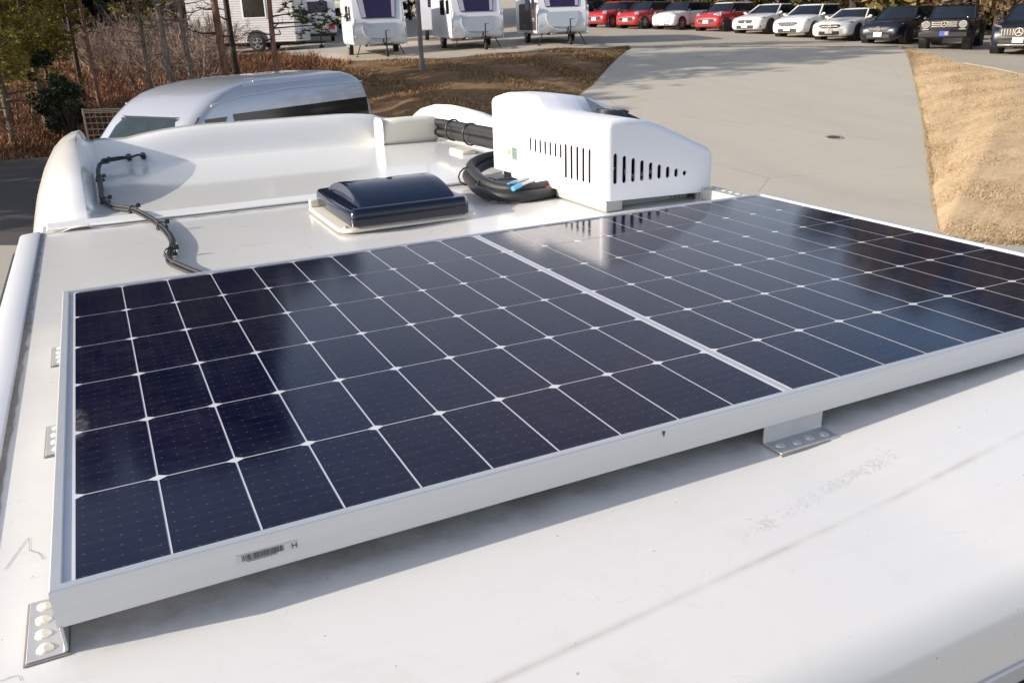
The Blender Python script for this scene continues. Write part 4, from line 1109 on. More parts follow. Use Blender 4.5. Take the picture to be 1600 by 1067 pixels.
# ---- silver high-roof van beside the camper
def van():
    f = Vector((-4.55, 11.75)); bck = Vector((-2.25, 15.55)); h_ = (f - bck).normalized()
    ctr = f - h_ * 1.05
    root = thing("silver_van", "silver high roof van parked in front of the motorhome with dark side windows", "van", S(ctr.x - .06, ctr.y, -2.95), site_angle(h_.x, h_.y))
    root.scale = (1.0, 1.0, 1.035)
    Z = [.25, .32, .5, .75, .95, 1.05, 1.15, 1.3, 1.5, 1.7, 1.83, 1.90, 1.97, 2.05, 2.13, 2.20, 2.25, 2.28, 2.29]
    XF = [2.22, 2.32, 2.35, 2.32, 2.24, 2.10, 1.99, 1.83, 1.62, 1.42, 1.29, 1.20, 1.10, .97, .80, .55, .22, -.25, -.7]
    XB = [-2.28, -2.34, -2.35, -2.35, -2.34, -2.34, -2.33, -2.32, -2.30, -2.28, -2.25, -2.23, -2.21, -2.18, -2.13, -2.05, -1.95, -1.8, -1.5]
    HW = [.86, .91, .94, .945, .945, .945, .94, .935, .92, .90, .885, .878, .87, .855, .825, .755, .64, .45, .2]
    def at(arr, z): return pl(list(zip(Z, arr)), z)
    def ring(z, off=0.0):
        xf, xb, w = at(XF, z)+off, at(XB, z)-off, at(HW, z)+off; rf_, rb_ = min(.20, w*.6), min(.14, w*.5); pts = []
        for (cx, cy, a0, rr_) in ((xf-rf_, w-rf_, 0, rf_), (xb+rb_, w-rb_, 90, rb_), (xb+rb_, -w+rb_, 180, rb_), (xf-rf_, -w+rf_, 270, rf_)):
            for k in range(6): q = R(a0 + 90*k/5); pts.append((cx + rr_*math.cos(q), cy + rr_*math.sin(q), z))
        return pts
    zz = []
    for a_, b_ in zip(Z, Z[1:]): zz += [a_, (a_+b_)/2]
    zz.append(Z[-1])
    b = MB(); b.loft([ring(z) for z in zz], True, True, True); b.build("body", M['p_silver'], root, smooth=60)
    def side(x0, x1, z0, z1, sd, off=.006, slope0=0.0, n=8):
        rows = []
        for k in range(n+1):
            z = z0 + (z1-z0)*k/n; f_ = k/n
            xa = x0 + slope0*(1-f_)
            rows.append([(xa, sd*(at(HW, z)+off), z), (x1, sd*(at(HW, z)+off), z)])
        q = MB(); q.loft(rows, False); return q
    for sd in (1, -1):
        side(-2.14, .62, 1.32, 1.87, sd).build("side_window", M['tint'], root)
        side(.72, 1.10, 1.26, 1.85, sd, slope0=.44).build("door_window", M['tint'], root)
        q = MB()
        q.tube([(x, sd*(at(HW, z)+.004), z) for x, z in ((.95, 2.0), (.5, 2.07), (-.5, 2.115), (-2.1, 2.10))], .014, 6); q.build("roof_gutter", M['caravan_grey'], root, smooth=50)
        for zr_, x0_ in ((2.235, .0), (2.195, .25)):
            q = MB(); q.tube([(x, sd*(at(HW, zr_) - .004), zr_ - (.012 if x < -1.9 else 0)) for x in (x0_, -.4, -1.0, -1.5, -1.85)], .010, 6); q.build("roof_rib", M['p_silver'], root, smooth=60)
        q = MB()
        for x in (.67, -.26): q.box((x, sd*(at(HW, 1.0)+.001), 1.05), (.010, .006, 1.4))
        q.build("door_gap", M['dark_void'], root)
        q = MB(); q.box((1.30, sd*1.05, 1.22), (.10, .20, .22)); q.box((1.36, sd*.95, 1.16), (.05, .1, .05)); q.build("mirror", M['p_silver'], root, bev=.03)
        q = MB(); q.box((2.24, sd*.70, .74), (.20, .34, .26)); q.build("headlight", M['lamp'], root, bev=.04)
        q = MB(); q.box((-2.31, sd*.86, 1.15), (.10, .12, .6)); q.build("tail_light", M['taillamp'], root, bev=.02)
        for x in (1.52, -1.22): wheel(root, x, sd*.84, .33, sd)
    rows = []
    for k in range(9):
        z = 1.10 + .76*k/8; w = at(HW, z) - .065; rows.append([(at(XF, z)+.010 - .072*abs(i/6-1)**7, w*(i/6-1), z) for i in range(13)])
    seal = []
    for k in range(9):
        z = 1.05 + .83*k/8; w = at(HW, z) - .025; seal.append([(at(XF, z)+.006 - .085*abs(i/6-1)**7, w*(i/6-1), z) for i in range(13)])
    q = MB(); q.loft(seal, False); q.build("screen_seal", M['rubber'], root, smooth=60)
    q = MB(); q.loft(rows, False); ws = q.build("windscreen", M['screen'], root, smooth=60)
    q = MB(); q.tube([(at(XF, 1.12)+.03, -.55, 1.12), (at(XF, 1.35)+.03, .05, 1.33)], .010, 6); q.tube([(at(XF, 1.12)+.03, .15, 1.12), (at(XF, 1.35)+.03, .70, 1.30)], .010, 6); q.build("wiper", M['black_plastic'], ws)
    q = MB(); q.box((2.31, 0, .72), (.08, .9, .12)); q.build("grille", M['black_plastic'], root, bev=.02)
    q = MB(); q.box((2.37, 0, .46), (.02, .33, .165)); q.build("number_plate", M['plate'], root, bev=.004)
van()

# ---- caravans
def caravan(u, d, a, label, group, brown=False, scale=1.0, curtains=True):
    ang = R(a); hu, hd = -math.sin(ang), -math.cos(ang)
    root = thing("caravan", label, "caravan", S(u - hu*2.5, d - hd*2.5, lot(u, d)), site_angle(hu, hd), group)
    root.scale = (scale,)*3
    W = 2.20; xF = 2.5
    prof = [(-2.4, .55), (-2.5, .62), (-2.52, 1.4), (-2.42, 2.3), (-2.25, 2.52), (-1.8, 2.6), (1.2, 2.6), (1.75, 2.52), (2.0, 2.36), (2.42, 1.45), (2.50, 1.15), (2.50, .62), (2.42, .50), (2.2, .46), (-2.2, .46)]
    b = MB(); b.prism([(x, -W/2, z) for x, z in prof], (0, W, 0)); b.build("body", M['caravan'], root, bev=.09, seg=4)
    def fx(z): return pl([(.5, 2.5), (1.15, 2.5), (1.45, 2.42), (2.36, 2.0)], z)
    def front_patch(name, outline, mat, th=.02, bev=.008):
        q = MB(); pts = [(fx(z) + .004, y, z) for y, z in outline]
        q.prism(pts, (th, 0, 0)); return q.build(name, mat, root, bev=bev)
    win = front_patch("front_window", [(-.70, 1.50), (.70, 1.50), (.82, 2.30), (-.82, 2.30)], M['purple'], .03, .01)
    if curtains:
        for sd in (1, -1): front_patch("curtain", [(sd*.56, 1.53), (sd*.68, 1.53), (sd*.78, 2.28), (sd*.62, 2.28)] if sd > 0 else [(-.68, 1.53), (-.50, 1.53), (-.56, 2.28), (-.78, 2.28)], M['curtain'], .036, .004)
    ol = [(-.68, 1.32), (.68, 1.32), (.70, 1.22)] + [(.70*math.cos(R(q)), 1.15 - .60*math.sin(R(q))**.8) for q in range(10, 180, 14)] + [(-.70, 1.22)]
    lk = front_patch("front_locker", ol, M['caravan_grey'], .035, .012)
    q = MB(); q.tube([(fx(.72)+.05, -.42, .72), (fx(.72)+.06, 0, .70), (fx(.72)+.05, .42, .72)], .014, 6); q.build("locker_handle", M['steel'], lk, smooth=50)
    for sd in (1, -1):
        q = MB(); q.box((xF - .02, sd*(W/2-.005), 1.0), (.05, .035, 1.1)); q.build("corner_moulding", M['caravan_grey'], root, bev=.01)
        q = MB(); q.box((xF+.005, sd*.98, 1.42), (.06, .08, .12)); q.box((xF+.005, sd*.98, .78), (.04, .10, .10)); q.build("marker_light", M['alu_dull'], root, bev=.01)
        q = MB(); q.box((.5, sd*(W/2+.004), 1.72), (1.0, .03, .62)); q.build("side_window", M['tint'], root, bev=.05)
        q = MB(); q.box((1.75, sd*(W/2+.004), 1.70), (.6, .03, .55)); q.build("side_window", M['tint'], root, bev=.05)
        q = MB(); q.loft([[(-.15 + rr_*math.cos(R(k*15)), sd*(W/2+yy), .36 + rr_*math.sin(R(k*15))) for k in range(13)] for rr_, yy in ((.40, .004), (.46, .02), (.52, .004))], False); q.build("wheel_arch", M['caravan_grey'], root, smooth=50)
        wheel(root, -.15, sd*(W/2-.10), .33, sd, w=.18)
        q = MB(); q.tube([(2.15, sd*.80, .48), (2.35, sd*.98, .06)], .022, 6); q.box((2.36, sd*.99, .02), (.14, .12, .03)); q.build("corner_steady", M['black_plastic'], root)
        q = MB(); q.tube([(1.6, sd*(W/2+.012), .98), (1.72, sd*(W/2+.012), 1.08), (1.95, sd*(W/2+.012), 1.06), (2.05, sd*(W/2+.012), .94)], .018, 6); q.build("grab_handle", M['caravan_grey'], root, smooth=50)
    if brown:
        for sd in (1, -1):
            q = MB(); q.box((.4, sd*(W/2+.008), 1.15), (3.9, .02, 1.1)); q.build("brown_side_panel", M['brown_panel'], root, bev=.005)
    q = MB()
    for sd in (1, -1): q.prism([(2.2, sd*.62, .40), (2.2, sd*.54, .40), (3.55, sd*.03, .44), (3.55, sd*.11, .44)], (0, 0, .09))
    q.build("drawbar", M['black_plastic'], root, bev=.01)
    q = MB(); q.box((3.66, 0, .50), (.34, .12, .13)); q.box((3.45, 0, .62), (.10, .07, .20)); q.build("hitch", M['black_plastic'], root, bev=.02)
    q = MB(); q.cyl((3.30, .14, .16), (3.30, .14, 1.02), .030, n=10); q.tube([(3.30, .14, 1.0), (3.30, .30, 1.02)], .012, 6); jw = q.build("jockey_post", M['black_plastic'], root, smooth=40)
    q = MB(); q.cyl((3.30, .10, .13), (3.30, .19, .13), .13, n=18); q.build("jockey_wheel", M['tyre'], jw, smooth=40)
    q = MB(); q.box((2.75, -.2, .46), (.35, .7, .05)); q.build("step_plate", M['steel'], root, bev=.01)
    return root
GC = "touring caravans parked in a row"
caravan(-5.05, 37.2, -15, "white caravan just left of the lamp post, facing the ramp", GC)
caravan(-1.0, 37.6, -14, "white caravan just right of the lamp post, left of the brown panelled one", GC)
caravan(2.55, 37.6, -9, "white caravan with brown side panels, nearest to the red cars", GC, brown=True)
# caravan seen from behind with a red lamp and plate
r_ = thing("caravan", "white caravan seen from behind with a red tail lamp, left of the lamp post row", "caravan", S(-10.9, 52.5, lot(-10.9, 52.5)), site_angle(.25, -.97), GC)
b = MB(); b.prism([(x, -1.1, z) for x, z in [(-2.4, .5), (-2.5, 1.4), (-2.3, 2.5), (1.9, 2.6), (2.4, 2.4), (2.5, 1.4), (2.45, .5)]], (0, 2.2, 0)); b.build("body", M['caravan'], r_, bev=.08, seg=3)
for sd in (1, -1):
    b = MB(); b.box((2.5, sd*.82, .82), (.06, .36, .22)); b.build("tail_light", M['taillamp'] if sd > 0 else M['lamp'], r_, bev=.02)
    wheel(r_, -.2, sd*1.0, .33, sd, w=.18)
b = MB(); b.box((2.5, .1, .85), (.03, .36, .17)); b.build("number_plate", M['plate'], r_, bev=.005)
b = MB(); b.box((2.46, 0, .42), (.12, 2.1, .14)); b.build("bumper", M['black_plastic'], r_, bev=.02)
b = MB(); b.box((2.46, 0, 1.85), (.05, 1.4, .6)); b.build("rear_window", M['purple'], r_, bev=.04)
# cladded trailer
r_ = thing("trailer_house", "white trailer with lapped cladding and a dark window behind the pine trunks", "trailer", S(-13.1, 47.0, lot(-13.1, 47.0)), site_angle(.99, -.10))
b = MB(); b.box((0, 0, 1.75), (5.6, 2.3, 2.6)); b.build("cladded_body", M['cladding'], r_, bev=.03)
b = MB(); b.box((.75, -1.16, 2.15), (1.15, .05, 1.0)); wn2 = b.build("window", M['tint'], r_, bev=.08)
b = MB(); b.box((.75, -1.165, 2.15), (1.27, .03, 1.12)); b.build("window_frame", M['caravan'], wn2, bev=.08)
b = MB(); b.loft([[(.75 + rr_*math.cos(R(k*15)), -1.18, .50 + rr_*math.sin(R(k*15))) for k in range(13)] for rr_ in (.0, .56)], False); b.build("wheel_arch", M['dark_void'], r_)
wheel(r_, .75, -1.12, .42, -1, w=.2); wheel(r_, .75, 1.05, .42, 1, w=.2)
b = MB(); b.box((0, 0, .38), (5.2, 1.6, .18)); b.build("chassis", M['black_plastic'], r_, bev=.02)
b = MB(); b.box((3.3, 0, .36), (1.3, .1, .1)); b.cyl((3.7, 0, .1), (3.7, 0, .9), .03); b.cyl((3.7, -.04, .13), (3.7, .04, .13), .13); b.build("drawbar", M['black_plastic'], r_, bev=.008)
# another light trailer partly seen between the caravans
r_ = thing("caravan", "plain caravan end glimpsed in the gap between the first two facing caravans", "caravan", S(-2.9, 46.5, lot(-2.9, 46.5)), site_angle(0, -1), GC)
b = MB(); b.prism([(x, -1.1, z) for x, z in [(-2.4, .5), (-2.5, 1.4), (-2.3, 2.5), (1.9, 2.6), (2.4, 2.4), (2.5, 1.4), (2.45, .5)]], (0, 2.2, 0)); b.build("body", M['caravan'], r_, bev=.08, seg=3)
b = MB(); b.box((2.5, 0, 1.85), (.04, 1.3, .6)); b.build("front_window", M['purple'], r_, bev=.04)
b = MB(); b.box((2.5, .3, .95), (.05, .5, .4)); b.build("locker_door", M['caravan_grey'], r_, bev=.02)
for sd in (1, -1): wheel(r_, -.2, sd*1.0, .33, sd, w=.18)

# ---- street furniture
zp = bank_z(-2.75, 30.4)
lp_ = thing("lamp_post", "tall slim weathered lamp post standing on the brown bank before the caravans", "lamp post", S(-2.78, 30.4, zp - .1))
b = MB(); b.tube([(0, 0, 0), (0, 0, 2), (0, 0, 5.5)], [.085, .078, .05], 14); b.build("pole", M['pole'], lp_, smooth=60)
b = MB(); b.cyl((0, 0, 0), (0, 0, .30), .12, .10, 14); b.build("base_collar", M['pole'], lp_, smooth=40)
b = MB(); b.tube(smooth_path([(0, 0, 5.4), (.1, -.1, 5.8), (.6, -.5, 6.0)]), .035, 8); b.build("arm", M['pole'], lp_, smooth=60)
b = MB(); b.ell((.85, -.7, 6.0), (.34, .14, .07), rz=-.7); b.build("lamp_head", M['steel'], lp_, smooth=60)
wp = thing("pole", "thin white pole standing behind the white roadster", "pole", S(19.9, 54, lot(19.9, 54)))
b = MB(); b.cyl((0, 0, 0), (0, 0, 4.5), .085, .07, 12); b.build("shaft", M['p_white'], wp, smooth=40)
b = MB(); b.cyl((0, 0, 0), (0, 0, .2), .16, .12, 12); b.build("foot", M['kerb'], wp, smooth=40)
fn = thing("mesh_fence", "low beige wire mesh fence panel behind the van's nose", "fence", S(-10.75, 22.3, -2.95), site_angle(1, -.02))
for x in (0, 2.0, 4.0):
    b = MB(); b.cyl((x, 0, 0), (x, 0, 1.27), .028, n=10); b.build("post", M['fence'], fn, smooth=40)
b = MB()
for z in (1.24, 1.20, 1.16, 1.05, .90, .75, .60, .45, .30, .15): b.cyl((0, 0, z), (4.0, 0, z), .010 if z < 1.15 else .013, n=6)
for k in range(1, 27): b.cyl((4.0*k/27, .008, .05), (4.0*k/27, .008, 1.25), .006, n=5)
b.build("wire_mesh", M['fence'], fn)

# fittings on the part of the roof that rises are seated on it
EYE = Vector((SX, SY, CZ))
for o_, k_ in ((ac, .960), (rl, .957), (hs, .972), (ht, .988)):
    o_.location = EYE + (Vector(o_.location) - EYE) * k_
    o_.scale = (k_,)*3

# ------------------------------------------------------------------ vegetation
class Leaves:
    """many small faces gathered into one mesh"""
    def __init__(s): s.v = []; s.f = []
    def quad(s, c, a, b):
        n = len(s.v); s.v += [c - a - b, c + a - b*.4, c + a*.2 + b, c - a*.9 + b*.5]; s.f.append((n, n+1, n+2, n+3))
    def blade(s, p, up, side, bend):
        n = len(s.v); s.v += [p - side, p + side, p + up*.55 + bend*.35 + side*.75, p + up*.55 + bend*.35 - side*.75, p + up + bend]
        s.f.append((n, n+1, n+2, n+3)); s.f.append((n+3, n+2, n+4))
    def needle(s, p, d, w):
        n = len(s.v); s.v += [p - w, p + w, p + d]; s.f.append((n, n+1, n+2))
    def mesh(s, name, mat):
        me = bpy.data.meshes.new(name); me.from_pydata([tuple(v) for v in s.v], [], s.f); me.materials.append(mat); me.update(); return me
def link(name, me, parent=None, loc=None):
    o = bpy.data.objects.new(name, me); COL.objects.link(o)
    if parent is not None: o.parent = parent
    if loc is not None: o.location = loc
    return o
def rv(r, s=1.0):
    while True:
        v = Vector((r.uniform(-1, 1), r.uniform(-1, 1), r.uniform(-1, 1)))
        if .05 < v.length < 1: return v * s

def pine(u, d, h, seed, label, group, bark='bark', crown0=.45, spread=2.2, rad=.13, lean=(0, 0), needle='needle', low=(), stubs=10, dense=1.0):
    r = random.Random(seed)
    z0 = ground_z(u, d) if u < 5.2 else lot(u, d)
    root = thing("pine_tree", label, "tree", S(u, d, z0 - .08), r.uniform(-.15, .15), group)
    pts = []
    for k in range(11):
        f = k/10; pts.append(Vector((lean[0]*h*f + .16*math.sin(f*5 + seed)*f, lean[1]*h*f + .16*math.cos(f*4 + seed)*f, h*f)))
    b = MB(); b.tube(pts, [rad*(1.25 if k == 0 else 1)*(1 - .78*k/10) for k in range(11)], 10); b.build("trunk", M[bark], root, smooth=60)
    def tp(f):
        q = f*10; i = min(9, int(q)); return pts[i].lerp(pts[i+1], q-i)
    br = MB(); lv = Leaves()
    nb = int(30*dense)
    def tuft(p, n, L):
        for _ in range(n):
            dr_ = rv(r); dr_.z = dr_.z*.7 + .25; dr_ = dr_.normalized()*L*r.uniform(.6, 1.1)
            w = dr_.cross(Vector((r.uniform(-1, 1), r.uniform(-1, 1), .3))).normalized()*.017
            lv.needle(p, dr_, w)
    def bough(p, a, L, up, foliage=True):
        mid = p + Vector((math.cos(a)*L*.5, math.sin(a)*L*.5, up*L*.4 + r.uniform(-.08, .08))); end = p + Vector((math.cos(a+r.uniform(-.3, .3))*L, math.sin(a+r.uniform(-.3, .3))*L, up*L))
        br.tube([p, mid, end], [rad*.26, rad*.17, rad*.07], 5)
        if not foliage: 
            for _ in range(3):
                q = mid.lerp(end, r.random()); br.tube([q, q + rv(r, .35)], [rad*.07, rad*.02], 4)
            return
        for t_i in range(int(9*dense) + 3):
            f = r.uniform(.35, 1.05); q = p.lerp(mid, f*2) if f < .5 else mid.lerp(end, (f-.5)*2)
            q2 = q + rv(r, .42*L*.55)
            br.tube([q, q2], [rad*.06, rad*.02], 3)
            for _ in range(3): tuft(q2 + rv(r, .16), 13, .17)
    for k in range(nb):
        f = crown0 + (1-crown0)*(k/nb)**.9; a = k*2.4 + r.uniform(-.5, .5)
        L = spread*(1 - .75*((f-crown0)/(1-crown0))**1.3)*r.uniform(.65, 1.1)
        bough(tp(f), a, L, r.uniform(-.05, .4))
    for k in range(stubs):
        f = r.uniform(.10, crown0); bough(tp(f), r.uniform(0, 6.3), r.uniform(.3, 1.3), r.uniform(-.25, .35), False)
    for f, a, L, up in low: bough(tp(f), a, L, up)
    bo = br.build("branches", M['bark_dark'] if bark != 'bark' else M['bark'], root, fixn=False)
    link("crown", lv.mesh("crown", M[needle]), root)
    return root
GP = "pines on the brown slope left of the caravans"
def tree_at(px_u, d): return px_u*d
def px(x, d, y=100):      # across-coordinate of a trunk that stands d deep
    return (x - 800) / 1406.0 * d
pine(px(153, 26.5), 26.5, 10.5, 11, "slender reddish pine trunk rising behind the dark evergreen bush", GP, 'bark_red', .5, 2.0, .075, (-.01, 0))
pine(px(128, 30), 30, 11.5, 12, "dark thin pine trunk deep in the slope behind the reddish one", GP, 'bark_dark', .55, 1.8, .085)
pine(px(236, 26), 26, 9.5, 13, "thin grey pine with bare side twigs, above the beige mesh fence", GP, 'bark', .40, 1.9, .07, stubs=22, dense=1.3)
pine(px(269, 25), 25, 10.5, 14, "pale straight pine rising above the van's bonnet end", GP, 'bark', .38, 2.3, .105, stubs=16, dense=1.4)
pine(px(304, 25.5), 25.5, 10, 15, "pale pine second from the thick pinkish pine, with moss on its foot", GP, 'bark', .40, 2.1, .085, stubs=14, dense=1.3)
pine(px(360, 27), 27, 11.5, 16, "thick pinkish pine trunk in front of the cladded trailer", GP, 'bark_red', .5, 2.4, .135, stubs=8)
pine(px(377, 31), 31, 11, 17, "dark pine trunk close behind the thick pinkish one", GP, 'bark_dark', .5, 2.0, .12, stubs=10)
pine(px(440, 28), 28, 9.5, 18, "brown pine with a low needle bough reaching over the caravan gap", GP, 'bark_red', .42, 2.3, .10, (.006, 0), low=((.235, -.10, 1.9, .02), (.25, .25, 2.3, .06), (.27, -.4, 1.5, .05)), stubs=8)
GE = "yellowish pines at the left edge of the slope"
pine(px(2, 24.5), 24.5, 8, 21, "bushy yellow green pine cut off by the left edge", GE, 'bark', .18, 1.9, .11, needle='needle_yellow', dense=2.0)
pine(px(62, 26.5), 26.5, 8.5, 22, "bushy olive pine just right of the yellow green one", GE, 'bark', .24, 1.8, .11, needle='needle_yellow', dense=1.8)
pine(px(-70, 27), 27, 9, 23, "tall olive pine standing beyond the left edge", GE, 'bark', .2, 2.2, .12, dense=1.2)
# pines further left whose shade falls on the yard and the ramp
GS = "tall pines left of the yard that shade it"
for k, (u, d, h, sd) in enumerate(((-21, 14.5, 9.5, 31), (-24.5, 17, 10.5, 32), (-19.5, 18.5, 9.5, 33), (-27, 13, 11, 34), (-22, 11.5, 9, 35), (-30, 18, 12, 36))):
    pine(u, d, h, sd, "tall shade pine standing left of the yard, out of the picture", GS, 'bark', .22, 2.9, .17, dense=1.1)

def bush(name, label, u, d, h, w, seed, mat, n=1500, leaf=.06, group=None, trunk='bark_dark', clumps=14, z=None, cat="bush"):
    r = random.Random(seed); z0 = (ground_z(u, d) if z is None else z)
    root = thing(name, label, cat, S(u, d, z0 - .05), r.uniform(0, 6), group)
    st = MB(); lv = Leaves(); cs = []
    for k in range(clumps):
        a = r.uniform(0, 6.28); q = r.random()**.5*w*.75; zz = h*(.25 + .7*r.random()*(1 - .5*(q/w)**2))
        c = Vector((math.cos(a)*q, math.sin(a)*q, zz)); cs.append((c, r.uniform(.22, .42)*w))
        st.tube([(0, 0, 0), c*.5 + Vector((0, 0, .1*h)) + rv(r, .1*w), c], [.035*h*.5, .02*h*.5, .008*h*.5], 5)
    for k in range(n):
        c, q = cs[k % clumps]; p = c + rv(r, q); p.z = max(.02, p.z)
        a = rv(r).normalized()*leaf*r.uniform(.6, 1.3); lv.quad(p, a, a.cross(rv(r)).normalized()*leaf*.45)
    st.build("stems", M[trunk], root, fixn=False); link("foliage", lv.mesh("foliage", M[mat]), root)
    return root
bush("evergreen_bush", "dark evergreen bush on the brown slope below the olive pine", px(98, 24.3), 24.3, 2.1, .62, 41, 'dark_leaf', 2600, .06, clumps=18)
bush("evergreen_bush", "small dark green bush among bracken left of the mesh fence", px(75, 25.4), 25.4, 2.6, .65, 42, 'dark_leaf', 1600, .06, clumps=14)

def bare_shrub_mesh(seed, h, w, stems, mat, fine=.006):
    r = random.Random(seed); b = MB()
    def grow(p, dr_, L, rad, lvl):
        q = p + dr_*L*.5 + rv(r, L*.07); e = q + (dr_ + rv(r, .25)).normalized()*L*.5
        b.tube([p, q, e], [rad, rad*.75, rad*.5], 3 if lvl > 0 else 5, False)
        if lvl < 3:
            for _ in range(r.choice((2, 3, 3)) if lvl else 5):
                s_ = p.lerp(e, r.uniform(.35, 1)); nd = (dr_ + rv(r, .95)); nd.z += .15
                grow(s_, nd.normalized(), L*r.uniform(.42, .68), max(fine, rad*.55), lvl+1)
    for k in range(stems):
        a = r.uniform(0, 6.28); grow(Vector((math.cos(a)*w*.12, math.sin(a)*w*.12, 0)), Vector((math.cos(a)*w/h*.8, math.sin(a)*w/h*.8, 1)).normalized(), h*.62, fine*2.6, 0)
    me = bpy.data.meshes.new("twigs"); me.from_pydata(b.v, [], b.f); me.materials.append(M[mat]); return me
sh = [bare_shrub_mesh(51, 2.4, 1.6, 6, 'twig', .008), bare_shrub_mesh(52, 2.0, 1.8, 6, 'twig', .008), bare_shrub_mesh(53, 1.6, 1.3, 5, 'twig_brown', .007), bare_shrub_mesh(54, 1.3, 1.1, 6, 'twig_brown', .006)]
rr = random.Random(77)
for k in range(15):
    x = (175, 205, 232, 262, 300, 330, 348, 190, 250, 285, 318, 160, 224, 276, 338)[k]; dd = rr.uniform(31, 38); u_ = px(x, dd)
    o = link("bare_shrub", sh[k % 2], None, S(u_, dd, ground_z(u_, dd) - .05)); o.rotation_euler = (0, 0, rr.uniform(0, 6)); o.scale = (rr.uniform(.8, 1.2),)*3
    tag(o, "grey leafless shrub in the tangle left of the cladded trailer", "shrub", "grey leafless shrubs left of the trailer")
for k in range(22):
    x = (20, 45, 85, 110, 130, 150, 172, 190, 205, 225, 250, 270, 290, 320, 345, 370, 395, 420, 452, 470, 10, 60)[k]; dd = rr.uniform(23.4, 28); u_ = px(x, dd)
    o = link("brown_shrub", sh[2 + k % 2], None, S(u_, dd, ground_z(u_, dd) - .05)); o.rotation_euler = (0, 0, rr.uniform(0, 6)); o.scale = (rr.uniform(.7, 1.25),)*3
    tag(o, "brown leafless shrub among the dead bracken on the slope", "shrub", "brown leafless shrubs in the bracken")

# dead bracken and grasses: far too many to count
lv = Leaves(); r = random.Random(91)
for k in range(72000):
    u_ = -5.6 - 22*r.random()**1.15; df, dt = pl(DFOOT, u_), pl(DTOP, u_)
    f = r.random()**1.25; d_ = df + (dt - .3 - df)*f + r.uniform(-.4, 0)
    dens = .5 + .5*math.sin(u_*1.7 + d_*.9)*math.sin(u_*.6 - d_*1.5)
    if u_ > -7.4 and r.random() < (u_ + 7.4)/1.6: continue
    p = S(u_, d_, bank_z(u_, max(df, d_))); h_ = r.uniform(.12, .34)*(.7 + .8*dens) * (1.25 if (-11.5 < u_ < -7.5 and d_ > 26) else 1)
    a = r.uniform(0, 6.28); sd = Vector((math.cos(a), math.sin(a), r.uniform(-.3, .3)))
    lv.blade(p - Vector((0, 0, .03)), Vector((0, 0, h_)), sd*r.uniform(.005, .022), Vector((math.cos(a+1.6), math.sin(a+1.6), -.35))*h_*r.uniform(.2, 1.1))
tag(link("bracken", lv.mesh("bracken", M['bracken'])), "reddish brown dead bracken covering the slope", "bracken", kind="stuff")
lv = Leaves(); r = random.Random(92)
for k in range(60000):
    u_ = r.uniform(-7.6, 5.0); df, dt = pl(DFOOT, u_), pl(DTOP, u_)
    if dt - df < .5: continue
    d_ = df + (dt-df)*r.random(); p = S(u_, d_, bank_z(u_, d_)); h_ = r.uniform(.03, .10)*(1.0 + .6*math.sin(u_*2+d_))
    a = r.uniform(0, 6.28); lv.blade(p - Vector((0, 0, .01)), Vector((0, 0, h_)), Vector((math.cos(a), math.sin(a), 0))*r.uniform(.005, .014), Vector((math.cos(a+1.6), math.sin(a+1.6), -.2))*h_*r.uniform(.4, 1.4))
tag(link("brown_grass", lv.mesh("brown_grass", M['bank_blade'])), "short brown winter grass on the bank left of the ramp", "grass", kind="stuff")
lv = Leaves(); r = random.Random(93)
for k in range(120000):
    i = r.uniform(0, len(A)-1.001); i0 = int(i); q = i - i0; f = r.random() if k % 9 else -abs(r.gauss(0, .012))
    a0 = right_bank_pt(i0, f); a1 = right_bank_pt(i0+1, f); u_, d_, z_ = [x + (y-x)*q for x, y in zip(a0, a1)]
    dens = math.sin(u_*2.3 + d_*.7)*math.sin(d_*1.7 - u_*1.1)
    p = S(u_, d_, z_); h_ = r.uniform(.018, .055)*(1 + .5*dens)
    a = r.uniform(0, 6.28); lv.blade(p - Vector((0, 0, .008)), Vector((0, 0, h_)), Vector((math.cos(a), math.sin(a), 0))*r.uniform(.0025, .007), Vector((math.cos(a+1.6), math.sin(a+1.6), -.25))*h_*r.uniform(.6, 2.2))
tag(link("dry_grass", lv.mesh("dry_grass", M['turf_blade'])), "short straw coloured winter grass on the bank right of the ramp", "grass", kind="stuff")

# trees and scrub behind the parked cars and caravans
def broad_mesh(seed, h, w, n, leaf, c0=.2):
    r = random.Random(seed); lv = Leaves(); st = MB(); cs = []
    st.tube([(0, 0, 0), (r.uniform(-.2, .2), r.uniform(-.2, .2), h*.4), (r.uniform(-.4, .4), r.uniform(-.4, .4), h*.85)], [.022*h, .015*h, .004*h], 8)
    for k in range(34):
        zf = c0 + (1-c0)*r.random(); wid = w*(.35 + .65*math.sin(PI*min(1, max(0, (zf-c0)/(1-c0)*.8 + .15))))
        a = r.uniform(0, 6.28); q = wid*r.random()**.6; c = Vector((math.cos(a)*q, math.sin(a)*q, h*zf)); cs.append((c, r.uniform(.14, .30)*w))
        s0 = Vector((0, 0, h*max(.12, zf - .22))); st.tube([s0, s0.lerp(c, .5) + Vector((0, 0, .05*h)), c], [.006*h, .004*h, .0015*h], 4)
    for k in range(n):
        c, q = cs[k % len(cs)]; v = rv(r); p = c + Vector((v.x*q, v.y*q, v.z*q*.75)); p.z = max(.05, p.z)
        a = rv(r).normalized()*leaf*r.uniform(.6, 1.4); lv.quad(p, a, a.cross(rv(r)).normalized()*leaf*.5)
    sm = bpy.data.meshes.new("trunk"); sm.from_pydata(st.v, [], st.f); sm.materials.append(M['bark_dark'])
    return sm, lv
def variants(seeds, h, w, n, leaf, mat, c0=.2):
    out = []
    for s_ in seeds:
        sm, lv = broad_mesh(s_, h, w, n, leaf, c0); out.append((sm, lv.mesh("crown", M[mat])))
    return out
